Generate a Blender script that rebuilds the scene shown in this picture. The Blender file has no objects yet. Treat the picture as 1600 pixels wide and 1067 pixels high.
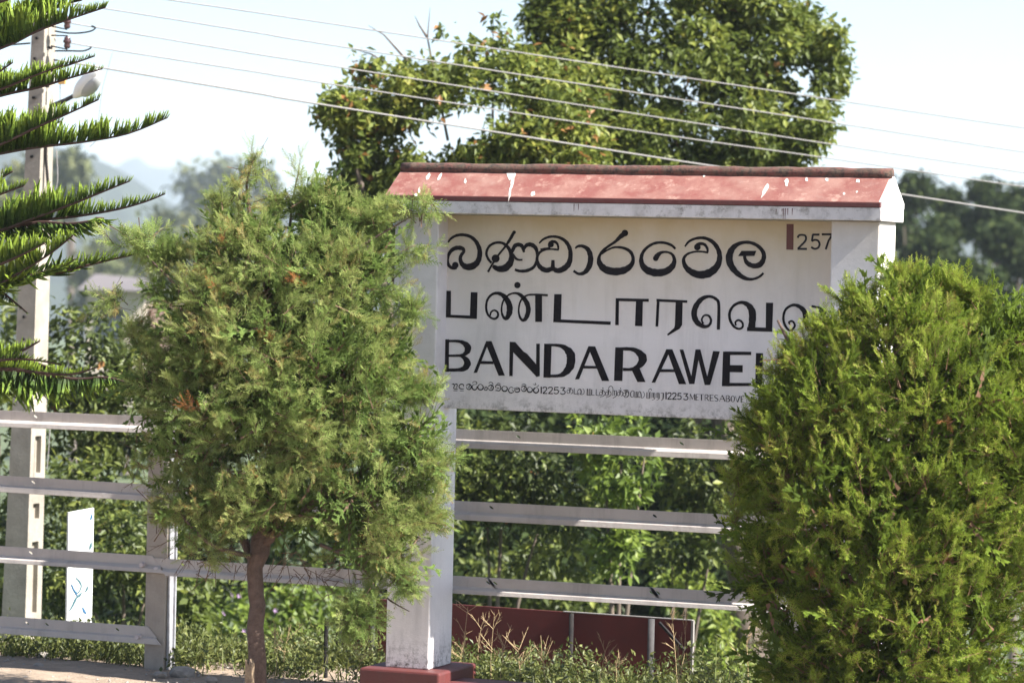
import bpy, math, random
import numpy as np
from mathutils import Vector, Matrix
R = math.radians
rng = np.random.default_rng(11)
random.seed(5)
sc = bpy.context.scene
COL = sc.collection

# ------------------------------------------------------------------ camera
CAM = np.array([6.9019, -15.6846, 2.1587])
YAW, PITCH, ROLL, FPX = 0.3777, -0.0248, 0.0231, 5073.8
fw = np.array([-math.sin(YAW)*math.cos(PITCH), math.cos(YAW)*math.cos(PITCH), math.sin(PITCH)])
rt0 = np.array([math.cos(YAW), math.sin(YAW), 0.0]); up0 = np.cross(rt0, fw)
rt = rt0*math.cos(ROLL) + up0*math.sin(ROLL)
up = up0*math.cos(ROLL) - rt0*math.sin(ROLL)
cd = bpy.data.cameras.new('camera'); cam = bpy.data.objects.new('camera', cd); COL.objects.link(cam)
cam.matrix_world = Matrix(((rt[0], up[0], -fw[0], CAM[0]), (rt[1], up[1], -fw[1], CAM[1]), (rt[2], up[2], -fw[2], CAM[2]), (0, 0, 0, 1)))
cd.sensor_width = 36.0; cd.lens = FPX*36/1600; cd.clip_start = 0.2; cd.clip_end = 12000
cd.dof.use_dof = True; cd.dof.focus_distance = 16.5; cd.dof.aperture_fstop = 3.4
sc.camera = cam

# ------------------------------------------------------------------ light
SUN_EL, SUN_AZ = R(43), R(-1.5)          # azimuth from +x (along the sign) towards +y (behind it)
w = bpy.data.worlds.new('World'); sc.world = w; w.use_nodes = True
nt = w.node_tree; nt.nodes.clear()
sky = nt.nodes.new('ShaderNodeTexSky'); sky.sky_type = 'NISHITA'; sky.sun_disc = False
sky.sun_elevation = SUN_EL; sky.sun_rotation = R(90) - SUN_AZ
sky.altitude = 1200; sky.air_density = 0.85; sky.dust_density = 1.6; sky.ozone_density = 1.0
bg = nt.nodes.new('ShaderNodeBackground'); bg.inputs['Strength'].default_value = 0.056
wo = nt.nodes.new('ShaderNodeOutputWorld')
nt.links.new(sky.outputs[0], bg.inputs[0]); nt.links.new(bg.outputs[0], wo.inputs[0])
sl = bpy.data.lights.new('sun', 'SUN'); sl.energy = 5.0; sl.angle = R(0.5); sl.color = (1.0, 0.955, 0.88)
so = bpy.data.objects.new('sun', sl); COL.objects.link(so)
sdir = Vector((math.cos(SUN_EL)*math.cos(SUN_AZ), math.cos(SUN_EL)*math.sin(SUN_AZ), math.sin(SUN_EL)))
so.rotation_euler = sdir.to_track_quat('Z', 'Y').to_euler()
sc.view_settings.view_transform = 'Standard'; sc.view_settings.look = 'None'
sc.view_settings.exposure = 1.92; sc.view_settings.gamma = 1.0; sc.view_settings.use_curve_mapping = False
sc.render.engine = 'CYCLES'
cy = sc.cycles
cy.max_bounces = 8; cy.diffuse_bounces = 3; cy.glossy_bounces = 2; cy.transmission_bounces = 4; cy.transparent_max_bounces = 8
cy.volume_bounces = 1; cy.use_denoising = True; cy.use_adaptive_sampling = True; cy.adaptive_threshold = 0.01
cy.sample_clamp_indirect = 6

# ------------------------------------------------------------------ helpers
def ray(px, py):
    return fw + (px-800)/FPX*rt - (py-533.5)/FPX*up
def at(px, py, D):
    return CAM + D*ray(px, py)
def onY(px, py, Y):
    d = ray(px, py); return CAM + d*(Y-CAM[1])/d[1]
def onZ(px, py, Z):
    d = ray(px, py); return CAM + d*(Z-CAM[2])/d[2]
def onX(px, py, X):
    d = ray(px, py); return CAM + d*(X-CAM[0])/d[0]
def depth(P): return float(np.dot(np.array(P)-CAM, fw))
def to_px(P):
    d = np.array(P)-CAM; c = d@fw
    return 800+FPX*(d@rt)/c, 533.5-FPX*(d@up)/c

def tag(o, label=None, cat=None, group=None, kind=None):
    if label: o['label'] = label
    if cat: o['category'] = cat
    if group: o['group'] = group
    if kind: o['kind'] = kind
    return o
def empty(name, loc, label=None, cat=None, group=None, kind=None):
    o = bpy.data.objects.new(name, None); o.empty_display_size = .1; COL.objects.link(o); o.location = Vector([float(c) for c in loc])
    return tag(o, label, cat, group, kind)
def link(name, me, parent=None, kind=None):
    o = bpy.data.objects.new(name, me); COL.objects.link(o)
    if parent is not None:
        o.parent = parent
        # geometry is written in world coordinates: undo the parents' offset
        p = parent; off = Vector((0, 0, 0))
        while p is not None: off += p.location; p = p.parent
        o.location = -off
    if kind: o['kind'] = kind
    return o
def fast_mesh(name, V, F, mats, tint=None, midx=None, smooth=False):
    V = np.asarray(V, np.float32).reshape(-1, 3); F = np.asarray(F, np.int32)
    k = F.shape[1]; me = bpy.data.meshes.new(name)
    me.vertices.add(len(V)); me.vertices.foreach_set('co', V.ravel())
    me.loops.add(F.size); me.loops.foreach_set('vertex_index', F.ravel())
    me.polygons.add(len(F)); me.polygons.foreach_set('loop_start', np.arange(0, F.size, k, dtype=np.int32))
    for m in mats: me.materials.append(m)
    if midx is not None: me.polygons.foreach_set('material_index', np.asarray(midx, np.int32))
    if smooth: me.polygons.foreach_set('use_smooth', np.ones(len(F), bool))
    me.update(calc_edges=True)
    if tint is not None:
        a = me.attributes.new('tint', 'FLOAT', 'POINT'); a.data.foreach_set('value', np.asarray(tint, np.float32))
    return me
class MB:
    def __init__(s): s.v = []; s.f = []; s.m = []
    def add(s, V, F, m=0):
        o = len(s.v); s.v += [tuple(float(c) for c in p) for p in V]; s.f += [tuple(i+o for i in f) for f in F]; s.m += [m]*len(F)
    def box(s, a, b, m=0):
        x0, y0, z0 = a; x1, y1, z1 = b
        s.add([(x0,y0,z0),(x1,y0,z0),(x1,y1,z0),(x0,y1,z0),(x0,y0,z1),(x1,y0,z1),(x1,y1,z1),(x0,y1,z1)],
              [(0,3,2,1),(4,5,6,7),(0,1,5,4),(1,2,6,5),(2,3,7,6),(3,0,4,7)], m)
    def prism(s, base, ext, m=0):
        n = len(base); base = [np.array(p, float) for p in base]; top = [p+np.array(ext, float) for p in base]
        s.add(base+top, [tuple(range(n))[::-1], tuple(range(n, 2*n))] + [(i, (i+1) % n, n+(i+1) % n, n+i) for i in range(n)], m)
    def tube(s, pts, rad, n=8, m=0):
        pts = [np.array(p, float) for p in pts]; V = []; F = []
        if np.isscalar(rad): rad = [rad]*len(pts)
        prev = None
        for i, p in enumerate(pts):
            t = pts[min(i+1, len(pts)-1)]-pts[max(i-1, 0)]; t = t/(np.linalg.norm(t)+1e-9)
            a = prev if prev is not None else (np.array([0, 0, 1.]) if abs(t[2]) < .9 else np.array([1., 0, 0]))
            u = a-t*np.dot(a, t); u /= np.linalg.norm(u)+1e-9; v = np.cross(t, u); prev = u
            for k in range(n):
                an = 2*math.pi*k/n; V.append(p+rad[i]*(math.cos(an)*u+math.sin(an)*v))
        for i in range(len(pts)-1):
            for k in range(n):
                F.append((i*n+k, i*n+(k+1) % n, (i+1)*n+(k+1) % n, (i+1)*n+k))
        F.append(tuple(range(n))[::-1]); F.append(tuple((len(pts)-1)*n+k for k in range(n)))
        s.add(V, F, m)
    def build(s, name, mats, parent=None, bevel=0, smooth=False, kind=None, seg=2):
        if not isinstance(mats, (list, tuple)): mats = [mats]
        me = bpy.data.meshes.new(name); me.from_pydata(s.v, [], s.f)
        for m in mats: me.materials.append(m)
        me.polygons.foreach_set('material_index', s.m)
        if smooth: me.polygons.foreach_set('use_smooth', [True]*len(s.f))
        me.update()
        o = link(name, me, parent, kind)
        if bevel:
            b = o.modifiers.new('b', 'BEVEL'); b.width = bevel; b.segments = seg; b.limit_method = 'ANGLE'
        return o
def fbm(x, y, seed=0, oct=4, f0=1.0):
    r = np.random.default_rng(seed); out = np.zeros_like(np.asarray(x, float)); a = 1.0; f = f0
    for o in range(oct):
        for k in range(4):
            th = r.uniform(0, 6.28); ph = r.uniform(0, 6.28); ff = f*r.uniform(.7, 1.4)
            out = out + a*.35*np.sin((x*np.cos(th)+y*np.sin(th))*ff+ph+1.3*np.sin(y*ff*.6+ph*2))
        a *= .5; f *= 2.1
    return out

# ------------------------------------------------------------------ materials
def newmat(name):
    m = bpy.data.materials.new(name); m.use_nodes = True
    n = m.node_tree; n.nodes.clear()
    out = n.nodes.new('ShaderNodeOutputMaterial'); b = n.nodes.new('ShaderNodeBsdfPrincipled')
    n.links.new(b.outputs[0], out.inputs[0]); return m, n, b, out
def noise(n, scale, detail=6, rough=.6, vec=None, dist=0):
    t = n.nodes.new('ShaderNodeTexNoise'); t.inputs['Scale'].default_value = scale; t.inputs['Detail'].default_value = detail
    t.inputs['Roughness'].default_value = rough; t.inputs['Distortion'].default_value = dist
    if vec is not None: n.links.new(vec, t.inputs['Vector'])
    return t.outputs['Fac']
def ramp(n, fac, a, b, ca=(0, 0, 0, 1), cb=(1, 1, 1, 1)):
    r = n.nodes.new('ShaderNodeValToRGB'); r.color_ramp.elements[0].position = a; r.color_ramp.elements[1].position = b
    r.color_ramp.elements[0].color = ca; r.color_ramp.elements[1].color = cb
    n.links.new(fac, r.inputs[0]); return r.outputs[0]
def mix(n, fac, a, b, mode='MIX'):
    m = n.nodes.new('ShaderNodeMix'); m.data_type = 'RGBA'; m.blend_type = mode
    for sock, val in ((m.inputs[0], fac), (m.inputs[6], a), (m.inputs[7], b)):
        if hasattr(val, 'links') or isinstance(val, bpy.types.NodeSocket): n.links.new(val, sock)
        elif isinstance(val, (int, float)): sock.default_value = val
        else: sock.default_value = (*val[:3], 1)
    return m.outputs[2]
def math_(n, op, a, b=0.0, clamp=False):
    m = n.nodes.new('ShaderNodeMath'); m.operation = op; m.use_clamp = clamp
    for i, v in enumerate((a, b)):
        if isinstance(v, bpy.types.NodeSocket): n.links.new(v, m.inputs[i])
        else: m.inputs[i].default_value = v
    return m.outputs[0]
def pos(n):
    g = n.nodes.new('ShaderNodeNewGeometry'); return g.outputs['Position']
def scaled(n, vec, s):
    m = n.nodes.new('ShaderNodeMapping'); m.inputs['Scale'].default_value = s; n.links.new(vec, m.inputs['Vector']); return m.outputs[0]
def bump(n, b, h, strength=.3, dist=.01):
    u = n.nodes.new('ShaderNodeBump'); u.inputs['Strength'].default_value = strength; u.inputs['Distance'].default_value = dist
    n.links.new(h, u.inputs['Height']); n.links.new(u.outputs[0], b.inputs['Normal'])
def painted(name, base, dirt, d0=.55, d1=.75, scale=9, rough=.75, grime=(.10, .09, .08), specks=True, bmp=.35, low=None, top=None, moss=None, streak=.22):
    m, n, b, o = newmat(name); p = pos(n)
    c = mix(n, ramp(n, noise(n, scale, 8, .65, p), d0, d1), base, dirt)
    c = mix(n, math_(n, 'MULTIPLY', ramp(n, noise(n, 2.2, 3, .5, p), .35, .75), .35), c, [x*.82 for x in dirt])
    c = mix(n, math_(n, 'MULTIPLY', ramp(n, noise(n, 9, 5, .7, scaled(n, p, (1, 1, .10))), .52, .74), streak), c, [x*.5+.03 for x in grime])
    if specks:
        c = mix(n, ramp(n, noise(n, 95, 4, .7, p), .69, .74), c, grime)
    sx = n.nodes.new('ShaderNodeSeparateXYZ'); n.links.new(p, sx.inputs[0]); z = sx.outputs[2]
    if low:    # mould creeping up from height low[0], fading by low[1]
        f = math_(n, 'SUBTRACT', 1.0, math_(n, 'DIVIDE', math_(n, 'SUBTRACT', z, low[0]), low[1]), True)
        f = math_(n, 'MULTIPLY', math_(n, 'POWER', f, 2.0), 1.15)
        f = math_(n, 'MULTIPLY', f, ramp(n, noise(n, 26, 9, .8, p), .47, .62), True)
        c = mix(n, f, c, grime)
    if top:    # noise-broken tint, strongest at the top and fading downwards: height top[0] down by top[1], colour top[2]
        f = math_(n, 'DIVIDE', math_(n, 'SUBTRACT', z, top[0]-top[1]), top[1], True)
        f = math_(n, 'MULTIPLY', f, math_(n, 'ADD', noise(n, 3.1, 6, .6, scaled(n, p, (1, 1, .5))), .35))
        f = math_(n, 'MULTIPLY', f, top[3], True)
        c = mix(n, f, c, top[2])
    if moss:
        c = mix(n, ramp(n, noise(n, moss[0], 9, .75, p), moss[1], moss[2]), c, moss[3])
    n.links.new(c, b.inputs['Base Color']); b.inputs['Roughness'].default_value = rough
    bump(n, b, math_(n, 'ADD', noise(n, 40, 6, .6, p), math_(n, 'MULTIPLY', noise(n, 220, 3, .6, p), .5)), bmp, .006)
    return m
def leafmat(name, cols, trans=.38, rough=.5, spec=.4, wood=None):
    """colour by the 'tint' attribute 0..1; values above 1.5 are wood"""
    m, n, b, out = newmat(name)
    a = n.nodes.new('ShaderNodeAttribute'); a.attribute_name = 'tint'
    r = n.nodes.new('ShaderNodeValToRGB'); n.links.new(a.outputs['Fac'], r.inputs[0])
    cr = r.color_ramp
    for i, (p, c) in enumerate(cols):
        e = cr.elements[i] if i < 2 else cr.elements.new(p)
        e.position = p; e.color = (*c, 1)
    c = r.outputs[0]
    tr = n.nodes.new('ShaderNodeBsdfTranslucent'); mx = n.nodes.new('ShaderNodeMixShader'); mx.inputs[0].default_value = trans
    if wood:
        isw = math_(n, 'GREATER_THAN', a.outputs['Fac'], 1.5); c = mix(n, isw, c, wood)
        n.links.new(math_(n, 'MULTIPLY', math_(n, 'SUBTRACT', 1.0, isw), trans), mx.inputs[0])
    n.links.new(c, b.inputs['Base Color']); b.inputs['Roughness'].default_value = rough
    b.inputs['Specular IOR Level'].default_value = spec
    n.links.new(mix(n, .5, c, (.30, .42, .04), 'MIX'), tr.inputs[0]) if False else n.links.new(c, tr.inputs[0])
    n.links.new(b.outputs[0], mx.inputs[1]); n.links.new(tr.outputs[0], mx.inputs[2]); n.links.new(mx.outputs[0], out.inputs[0])
    return m
def simple(name, col, rough=.6, metal=0, col2=None, scale=20, bmp=0, spec=.5):
    m, n, b, o = newmat(name); p = pos(n)
    if col2 is not None: n.links.new(mix(n, ramp(n, noise(n, scale, 6, .65, p), .35, .68), col, col2), b.inputs['Base Color'])
    else: b.inputs['Base Color'].default_value = (*col, 1)
    b.inputs['Roughness'].default_value = rough; b.inputs['Metallic'].default_value = metal; b.inputs['Specular IOR Level'].default_value = spec
    if bmp: bump(n, b, noise(n, scale*3, 6, .6, p), bmp, .01)
    return m
ZT = 2.3973
M = {}
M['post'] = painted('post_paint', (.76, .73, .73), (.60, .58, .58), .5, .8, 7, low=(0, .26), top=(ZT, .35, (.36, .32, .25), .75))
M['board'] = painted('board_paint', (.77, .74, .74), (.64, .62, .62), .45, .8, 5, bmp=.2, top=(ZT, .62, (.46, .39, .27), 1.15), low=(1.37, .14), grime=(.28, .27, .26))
M['ledge'] = painted('ledge_paint', (.64, .62, .62), (.42, .40, .39), .5, .75, 12, grime=(.12, .11, .10), moss=(14, .52, .66, (.24, .225, .21)))
M['gable'] = painted('gable_paint', (.82, .81, .80), (.74, .73, .71), .5, .8, 8, specks=False)
M['roof'] = painted('roof_red_paint', (.165, .045, .037), (.25, .130, .105), .42, .66, 6, rough=.75, grime=(.42, .33, .28), moss=(15, .54, .72, (.36, .235, .19)))
M['fascia'] = painted('fascia_paint', (.10, .022, .022), (.13, .045, .04), .5, .8, 14, grime=(.05, .03, .03))
M['ridge'] = painted('ridge_cap_mossy', (.15, .05, .042), (.10, .07, .05), .38, .62, 16, rough=.95, grime=(.05, .04, .035), bmp=1.0, moss=(34, .48, .60, (.035, .028, .024)))
M['plinth'] = painted('plinth_red_paint', (.105, .022, .020), (.08, .022, .020), .45, .8, 6, rough=.55, grime=(.10, .05, .05), bmp=.25)
M['ink'] = simple('sign_black_paint', (.006, .005, .007), .8, col2=(.016, .013, .016), scale=40, spec=.15)
M['thinink'] = simple('sign_grey_black_paint', (.022, .022, .028), .8, spec=.15)
M['brownink'] = simple('sign_brown_paint', (.09, .022, .018), .6)
M['rail'] = painted('rail_grey_paint', (.50, .45, .42), (.41, .37, .345), .42, .78, 6, rough=.5, grime=(.10, .05, .035), bmp=.25, streak=.35)
M['railpost'] = painted('rail_post_paint', (.40, .35, .30), (.31, .27, .23), .4, .75, 9, rough=.8, grime=(.14, .10, .08), bmp=.5)
M['strip'] = simple('post_channel_metal', (.42, .43, .46), .45, .3, (.25, .24, .25), 18)
M['bolt'] = simple('bolt_pink_grey', (.62, .56, .57), .5, 0, (.45, .38, .36), 60)
M['pole'] = painted('pole_concrete', (.33, .295, .25), (.215, .19, .16), .38, .72, 7, rough=.9, grime=(.12, .10, .08), bmp=.7)
M['polestep'] = simple('pole_slot_dark', (.16, .15, .15), .9)
M['ins'] = simple('insulator_brown', (.06, .03, .03), .25)
M['wire'] = simple('wire_aluminium', (.22, .21, .205), .8, .0, spec=.2)
M['darkmetal'] = simple('dark_metal', (.014, .014, .016), .9, 0, (.03, .026, .024), 30, spec=.1)
M['pipe'] = simple('galvanised_pipe', (.07, .067, .07), .8, 0, (.04, .037, .037), 24, spec=.2)
M['lamp'] = simple('lamp_white', (.75, .75, .74), .4)
M['hoard'] = simple('hoarding_maroon', (.115, .018, .017), .85, 0, (.08, .015, .014), 4)
M['hoardedge'] = simple('hoarding_edge', (.22, .20, .19), .5)
M['whiteboard'] = simple('white_panel', (.62, .63, .62), .6, 0, (.50, .51, .50), 5)
M['blueprint'] = simple('panel_blue_print', (.01, .07, .16), .7)
M['tealprint'] = simple('panel_teal_print', (.03, .08, .10), .7)
M['bark'] = simple('juniper_bark', (.085, .055, .042), .95, 0, (.15, .10, .08), 30, 1.0)
M['bark2'] = simple('tree_bark', (.14, .11, .085), .95, 0, (.08, .06, .05), 6, .6)
M['stake'] = simple('weathered_wood', (.26, .19, .12), .9, 0, (.14, .10, .07), 30, .8)
M['stone'] = simple('grey_stone', (.30, .27, .24), .9, 0, (.20, .18, .16), 25, .8)
M['tile'] = simple('house_roof_grey', (.11, .10, .105), .9)
M['cream'] = simple('house_wall_cream', (.42, .37, .30), .85)
M['pinkw'] = simple('house_wall_pink', (.25, .17, .14), .85)
M['glass'] = simple('house_window_glass', (.04, .05, .06), .1)
M['dropping'] = simple('bird_dropping_white', (.50, .46, .42), .9)
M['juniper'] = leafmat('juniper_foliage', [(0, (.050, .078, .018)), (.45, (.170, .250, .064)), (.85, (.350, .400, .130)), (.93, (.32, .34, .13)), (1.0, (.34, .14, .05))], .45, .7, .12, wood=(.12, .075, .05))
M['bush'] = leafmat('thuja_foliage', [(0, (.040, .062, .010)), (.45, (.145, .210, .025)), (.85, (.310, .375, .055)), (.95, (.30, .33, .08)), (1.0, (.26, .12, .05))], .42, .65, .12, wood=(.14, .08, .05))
M['arau'] = leafmat('araucaria_foliage', [(0, (.012, .024, .006)), (.5, (.050, .092, .013)), (1.0, (.20, .28, .035))], .18, .62, .18, wood=(.06, .035, .03))
M['leaf'] = leafmat('broad_leaf', [(0, (.038, .055, .012)), (.5, (.110, .145, .028)), (.88, (.24, .265, .048)), (1.0, (.30, .15, .05))], .40, .5, .3)
M['leafy'] = leafmat('yellow_green_leaf', [(0, (.07, .11, .02)), (.5, (.14, .20, .03)), (.92, (.24, .28, .05)), (1.0, (.40, .20, .05))], .4, .5, .4)
M['farleaf'] = leafmat('far_foliage', [(0, (.03, .048, .016)), (.5, (.07, .10, .03)), (1.0, (.14, .17, .045))], .2, .7, .2)
M['shrubleaf'] = leafmat('shrub_leaf', [(0, (.012, .020, .005)), (.5, (.082, .110, .024)), (.88, (.22, .245, .05)), (1.0, (.28, .14, .05))], .34, .5, .35)
M['horizonleaf'] = leafmat('horizon_foliage', [(0, (.012, .022, .008)), (.5, (.034, .052, .016)), (1.0, (.085, .105, .03))], .2, .8, .1)
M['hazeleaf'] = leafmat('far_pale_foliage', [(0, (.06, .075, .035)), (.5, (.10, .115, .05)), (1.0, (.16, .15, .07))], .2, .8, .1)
M['weed'] = leafmat('weed_leaf', [(0, (.03, .042, .010)), (.5, (.08, .10, .022)), (1.0, (.22, .23, .07))], .35, .5, .4)
M['dry'] = leafmat('dry_grass', [(0, (.24, .17, .08)), (1.0, (.48, .38, .20))], .3, .7, .2)
M['lilac'] = simple('lilac_petal', (.55, .35, .62), .6)

def soil():
    m, n, b, o = newmat('ground_soil'); p = pos(n)
    c = mix(n, ramp(n, noise(n, 7, 8, .7, p), .35, .7), (.36, .275, .205), (.22, .165, .12))
    c = mix(n, ramp(n, noise(n, 55, 5, .7, p), .56, .68), c, (.15, .115, .085))
    sx = n.nodes.new('ShaderNodeSeparateXYZ'); n.links.new(p, sx.inputs[0])
    g = mix(n, ramp(n, noise(n, .6, 6, .7, p), .35, .7), (.035, .055, .015), (.09, .11, .03))
    f = math_(n, 'MULTIPLY', math_(n, 'SUBTRACT', sx.outputs[1], .9), 1.2, True)
    c = mix(n, f, c, g)
    n.links.new(c, b.inputs['Base Color']); b.inputs['Roughness'].default_value = .95
    bump(n, b, noise(n, 60, 8, .7, p), .9, .02); return m
M['soil'] = soil()
def hillmat(name, a, b_):
    m, n, b, o = newmat(name); p = pos(n)
    c = mix(n, ramp(n, noise(n, .03, 8, .7, p), .4, .65), a, b_); n.links.new(c, b.inputs['Base Color']); b.inputs['Roughness'].default_value = 1; return m
M['hill'] = hillmat('hill_forest', (.014, .022, .020), (.030, .042, .030))
M['mountain'] = hillmat('mountain_forest', (.02, .03, .03), (.04, .05, .045))

# ------------------------------------------------------------------ ground, hills
GZ = -0.17
def ground_z(x, y):
    x = np.asarray(x, float); y = np.asarray(y, float)
    z = GZ + .012*fbm(x*3, y*3, 3, 3) + .004*fbm(x*22, y*22, 4, 2)
    s = np.clip((y-1.0)/9.0, 0, 1); z = z - 5.5*s*s*(3-2*s)
    z = z - 14*np.clip((y-12)/120., 0, 1) + 1.2*fbm(x*.02, y*.02, 5, 2)*np.clip((y-15)/60, 0, 1)
    return z
def nonuni(a, b, n, k):   # spacing fine near 0
    t = np.linspace(-1, 1, n); s = np.sinh(k*t)/np.sinh(k)
    return np.where(s < 0, -s*a, s*b)
gx = nonuni(-6000, 6000, 420, 9.3); gy = nonuni(-3000, 7000, 420, 9.3)
X, Y = np.meshgrid(gx, gy, indexing='ij'); Z = ground_z(X, Y)
n1, n2 = X.shape; idx = np.arange(n1*n2).reshape(n1, n2)
Fg = np.stack([idx[:-1, :-1], idx[1:, :-1], idx[1:, 1:], idx[:-1, 1:]], -1).reshape(-1, 4)
link('ground', fast_mesh('ground', np.stack([X, Y, Z], -1), Fg, [M['soil']], smooth=True), kind='structure')

def ridge(name, prof, D, mat, base_py, thick, amp, seed):
    prof = sorted(prof); xs = np.linspace(prof[0][0], prof[-1][0], 160)
    ys = np.interp(xs, [p[0] for p in prof], [p[1] for p in prof])
    ys = ys + amp*fbm(xs*.05, xs*0, seed, 4)
    rows = []; K = 14
    for j in range(K):
        t = j/(K-1); dd = D - thick*(1-t)
        row = []
        for i, (x, y) in enumerate(zip(xs, ys)):
            top = at(x, y, D); bot = at(x, base_py, D-thick)
            h = t**0.8
            p = top*t + bot*(1-t); p[2] = bot[2] + (top[2]-bot[2])*h
            p[2] += (D*.002)*float(fbm(np.array(x*.09), np.array(t*7.0), seed+1, 3))*math.sin(math.pi*t)
            row.append(p)
        rows.append(row)
    back = [at(x, y, D) + np.array([*(fw[:2]*thick), 0]) for x, y in zip(xs, ys)]
    for p in back: p[2] = -30
    rows.append(back)
    V = np.array(rows); a, b = V.shape[:2]; ii = np.arange(a*b).reshape(a, b)
    F = np.stack([ii[:-1, :-1], ii[:-1, 1:], ii[1:, 1:], ii[1:, :-1]], -1).reshape(-1, 4)
    return link(name, fast_mesh(name, V, F, [mat], smooth=True), kind='structure')
ridge('mountain', [(-700, 330), (-300, 285), (-60, 300), (60, 285), (130, 280), (178, 262), (212, 243), (236, 262), (262, 262), (283, 266), (300, 282), (420, 318), (600, 350), (900, 330), (1300, 345), (1900, 330)], 3300, M['mountain'], 430, 900, 1.2, 7)
ridge('hill', [(-600, 200), (-200, 190), (20, 215), (80, 228), (120, 236), (170, 256), (200, 272), (240, 300), (290, 332), (350, 340), (440, 330), (600, 352), (1000, 372), (1500, 360), (1900, 350)], 1300, M['hill'], 500, 480, 2.0, 9)

# ------------------------------------------------------------------ name board
W_, D_, L_ = .25, .3106, 2.6316
RO, RF, RL = .0219, .0614, .0289
HL, HA, YM = .0657, .2441, .1562
BY = .128                                   # face of the board
sign = empty('station_sign', (L_/2, .15, 0), 'white concrete station name board under a red pitched coping, on two posts', 'sign')
def cbox(a, b, name, mat, parent, bevel=.006):
    m = MB(); m.box(a, b); return m.build(name, mat, parent, bevel)
cbox((0, 0, 0), (W_, D_, ZT-.001), 'post', M['post'], sign, .008)
cbox((L_-W_, 0, 0), (L_, D_, ZT-.001), 'post', M['post'], sign, .008)
ZB = 1.3738
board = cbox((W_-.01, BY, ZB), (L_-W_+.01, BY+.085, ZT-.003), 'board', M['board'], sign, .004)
# ledge with the coping on it
cbox((-RL, -RF, ZT), (L_+RO, D_+RF, ZT+HL), 'ledge', M['ledge'], sign, .004)
m = MB(); m.box((-RL-.004, -RF-.006, ZT+HL+.001), (L_+RO-.004, D_+RF+.006, ZT+HL+.026)); m.build('fascia', M['fascia'], sign, .003)
za = ZT+HL+.0265; zr = ZT+HA-.012; hw = (D_+2*RF)/2; ymid = D_/2
SL0 = np.array([0, -RF-.004, za]); SL1 = np.array([0, ymid-.012, zr])
m = MB()
prof = [(-RF-.004, za), (D_+RF+.004, za), (ymid+.012, zr), (ymid-.012, zr)]
xa, xb = -RL-.004, L_+RO-.012
m.prism([(xa, y, z) for y, z in prof], (xb-xa, 0, 0)); coping = m.build('coping', M['roof'], sign, .003)
m = MB(); gp = [(-RF+.004, ZT+HL+.001), (D_+RF-.004, ZT+HL+.001), (D_+RF-.004, za+.004), (ymid+.008, zr-.006), (ymid-.008, zr-.006), (-RF+.004, za+.004)]
m.prism([(xb-.002, y, z) for y, z in gp], (.016, 0, 0)); m.build('gable_end', M['gable'], sign)
m = MB(); pts = [(x, ymid-.008, zr+.008+.0015*math.sin(x*9)) for x in np.linspace(xa+.005, xb+.01, 40)]
m.tube(pts, [.029+.0018*math.sin(i*1.7)+.001*math.sin(i*3.1) for i in range(40)], 14); m.build('ridge_cap', M['ridge'], sign, smooth=True)
# droppings and drips
def slope_pt(px, py, lift=.0015):
    a = SL0; d = SL1-SL0; nrm = np.array([0, -d[2], d[1]]); nrm /= np.linalg.norm(nrm)
    r = ray(px, py); t = np.dot(a-CAM, nrm)/np.dot(r, nrm); return CAM+r*t+nrm*lift
drops = [(669, 276, 2.6, 5, 25), (687, 277, 2.8, 6, 28), (727, 284, 2, 4, 0), (799, 273, 6, 9, -10), (801, 284, 3, 12, 8), (797, 300, 1.6, 14, 8), (1196, 298, 3, 12, 28), (1229, 285, 3, 6, -5), (1260, 281, 2.5, 3, 0), (1292, 281, 2.5, 3, 0), (1341, 283, 3, 3, 0), (1319, 303, 1.8, 1.8, 0), (1339, 300, 1.6, 1.6, 0), (833, 303, 3, 4, 40), (1100, 275, 2, 2, 0), (650, 305, 3, 2, 0), (655, 298, 1.5, 5, 10)]
for cx_, cy_, rx, ry, an in drops:
    m = MB(); k = 11; ring = []
    for i in range(k):
        t = 2*math.pi*i/k; rr = random.uniform(.7, 1.25); dx = rx*rr*math.cos(t); dy = ry*rr*math.sin(t); a = R(an)
        ring.append(slope_pt(cx_+dx*math.cos(a)-dy*math.sin(a), cy_+dx*math.sin(a)+dy*math.cos(a)))
    m.add(ring, [tuple(range(k))[::-1]]); m.build('bird_dropping', M['dropping'], sign)
for px, y0, y1 in [(1213, 326, 331), (1222, 326, 331), (1224, 325, 343), (1227, 325, 343), (1231, 325, 336), (1238, 325, 336), (897, 318, 330), (904, 318, 328)]:
    m = MB(); a = onY(px, y0+.6, -RF-.002); b = onY(px-.3, y1, -RF-.002); wv = np.array([.0022, 0, 0])
    m.add([a-wv, a+wv, b+wv*.4, b-wv*.4], [(0, 3, 2, 1)]); m.build('paint_drip', M['fascia'], sign)

# plinths and beam
pl = empty('post_plinth', (W_/2, D_/2, -.17), 'dark red painted plinth at the foot of the left sign post', 'plinth')
cbox((-.104, -.104, -.32), (W_+.104, D_+.104, 0), 'block', M['plinth'], pl, .012)
pl2 = empty('post_plinth', (L_-W_/2, D_/2, -.17), 'dark red plinth of the right sign post, buried in the clipped bush', 'plinth')
cbox((L_-W_-.104, -.104, -.32), (L_+.104, D_+.104, 0), 'block', M['plinth'], pl2, .012)
bm_ = cbox((W_+.104, -.07, -.32), (L_-W_-.104, .22, -.055), 'ground_beam', M['plinth'], None, .01)
tag(bm_, 'low dark red concrete beam running right from the left plinth along the ground', 'beam')

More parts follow.
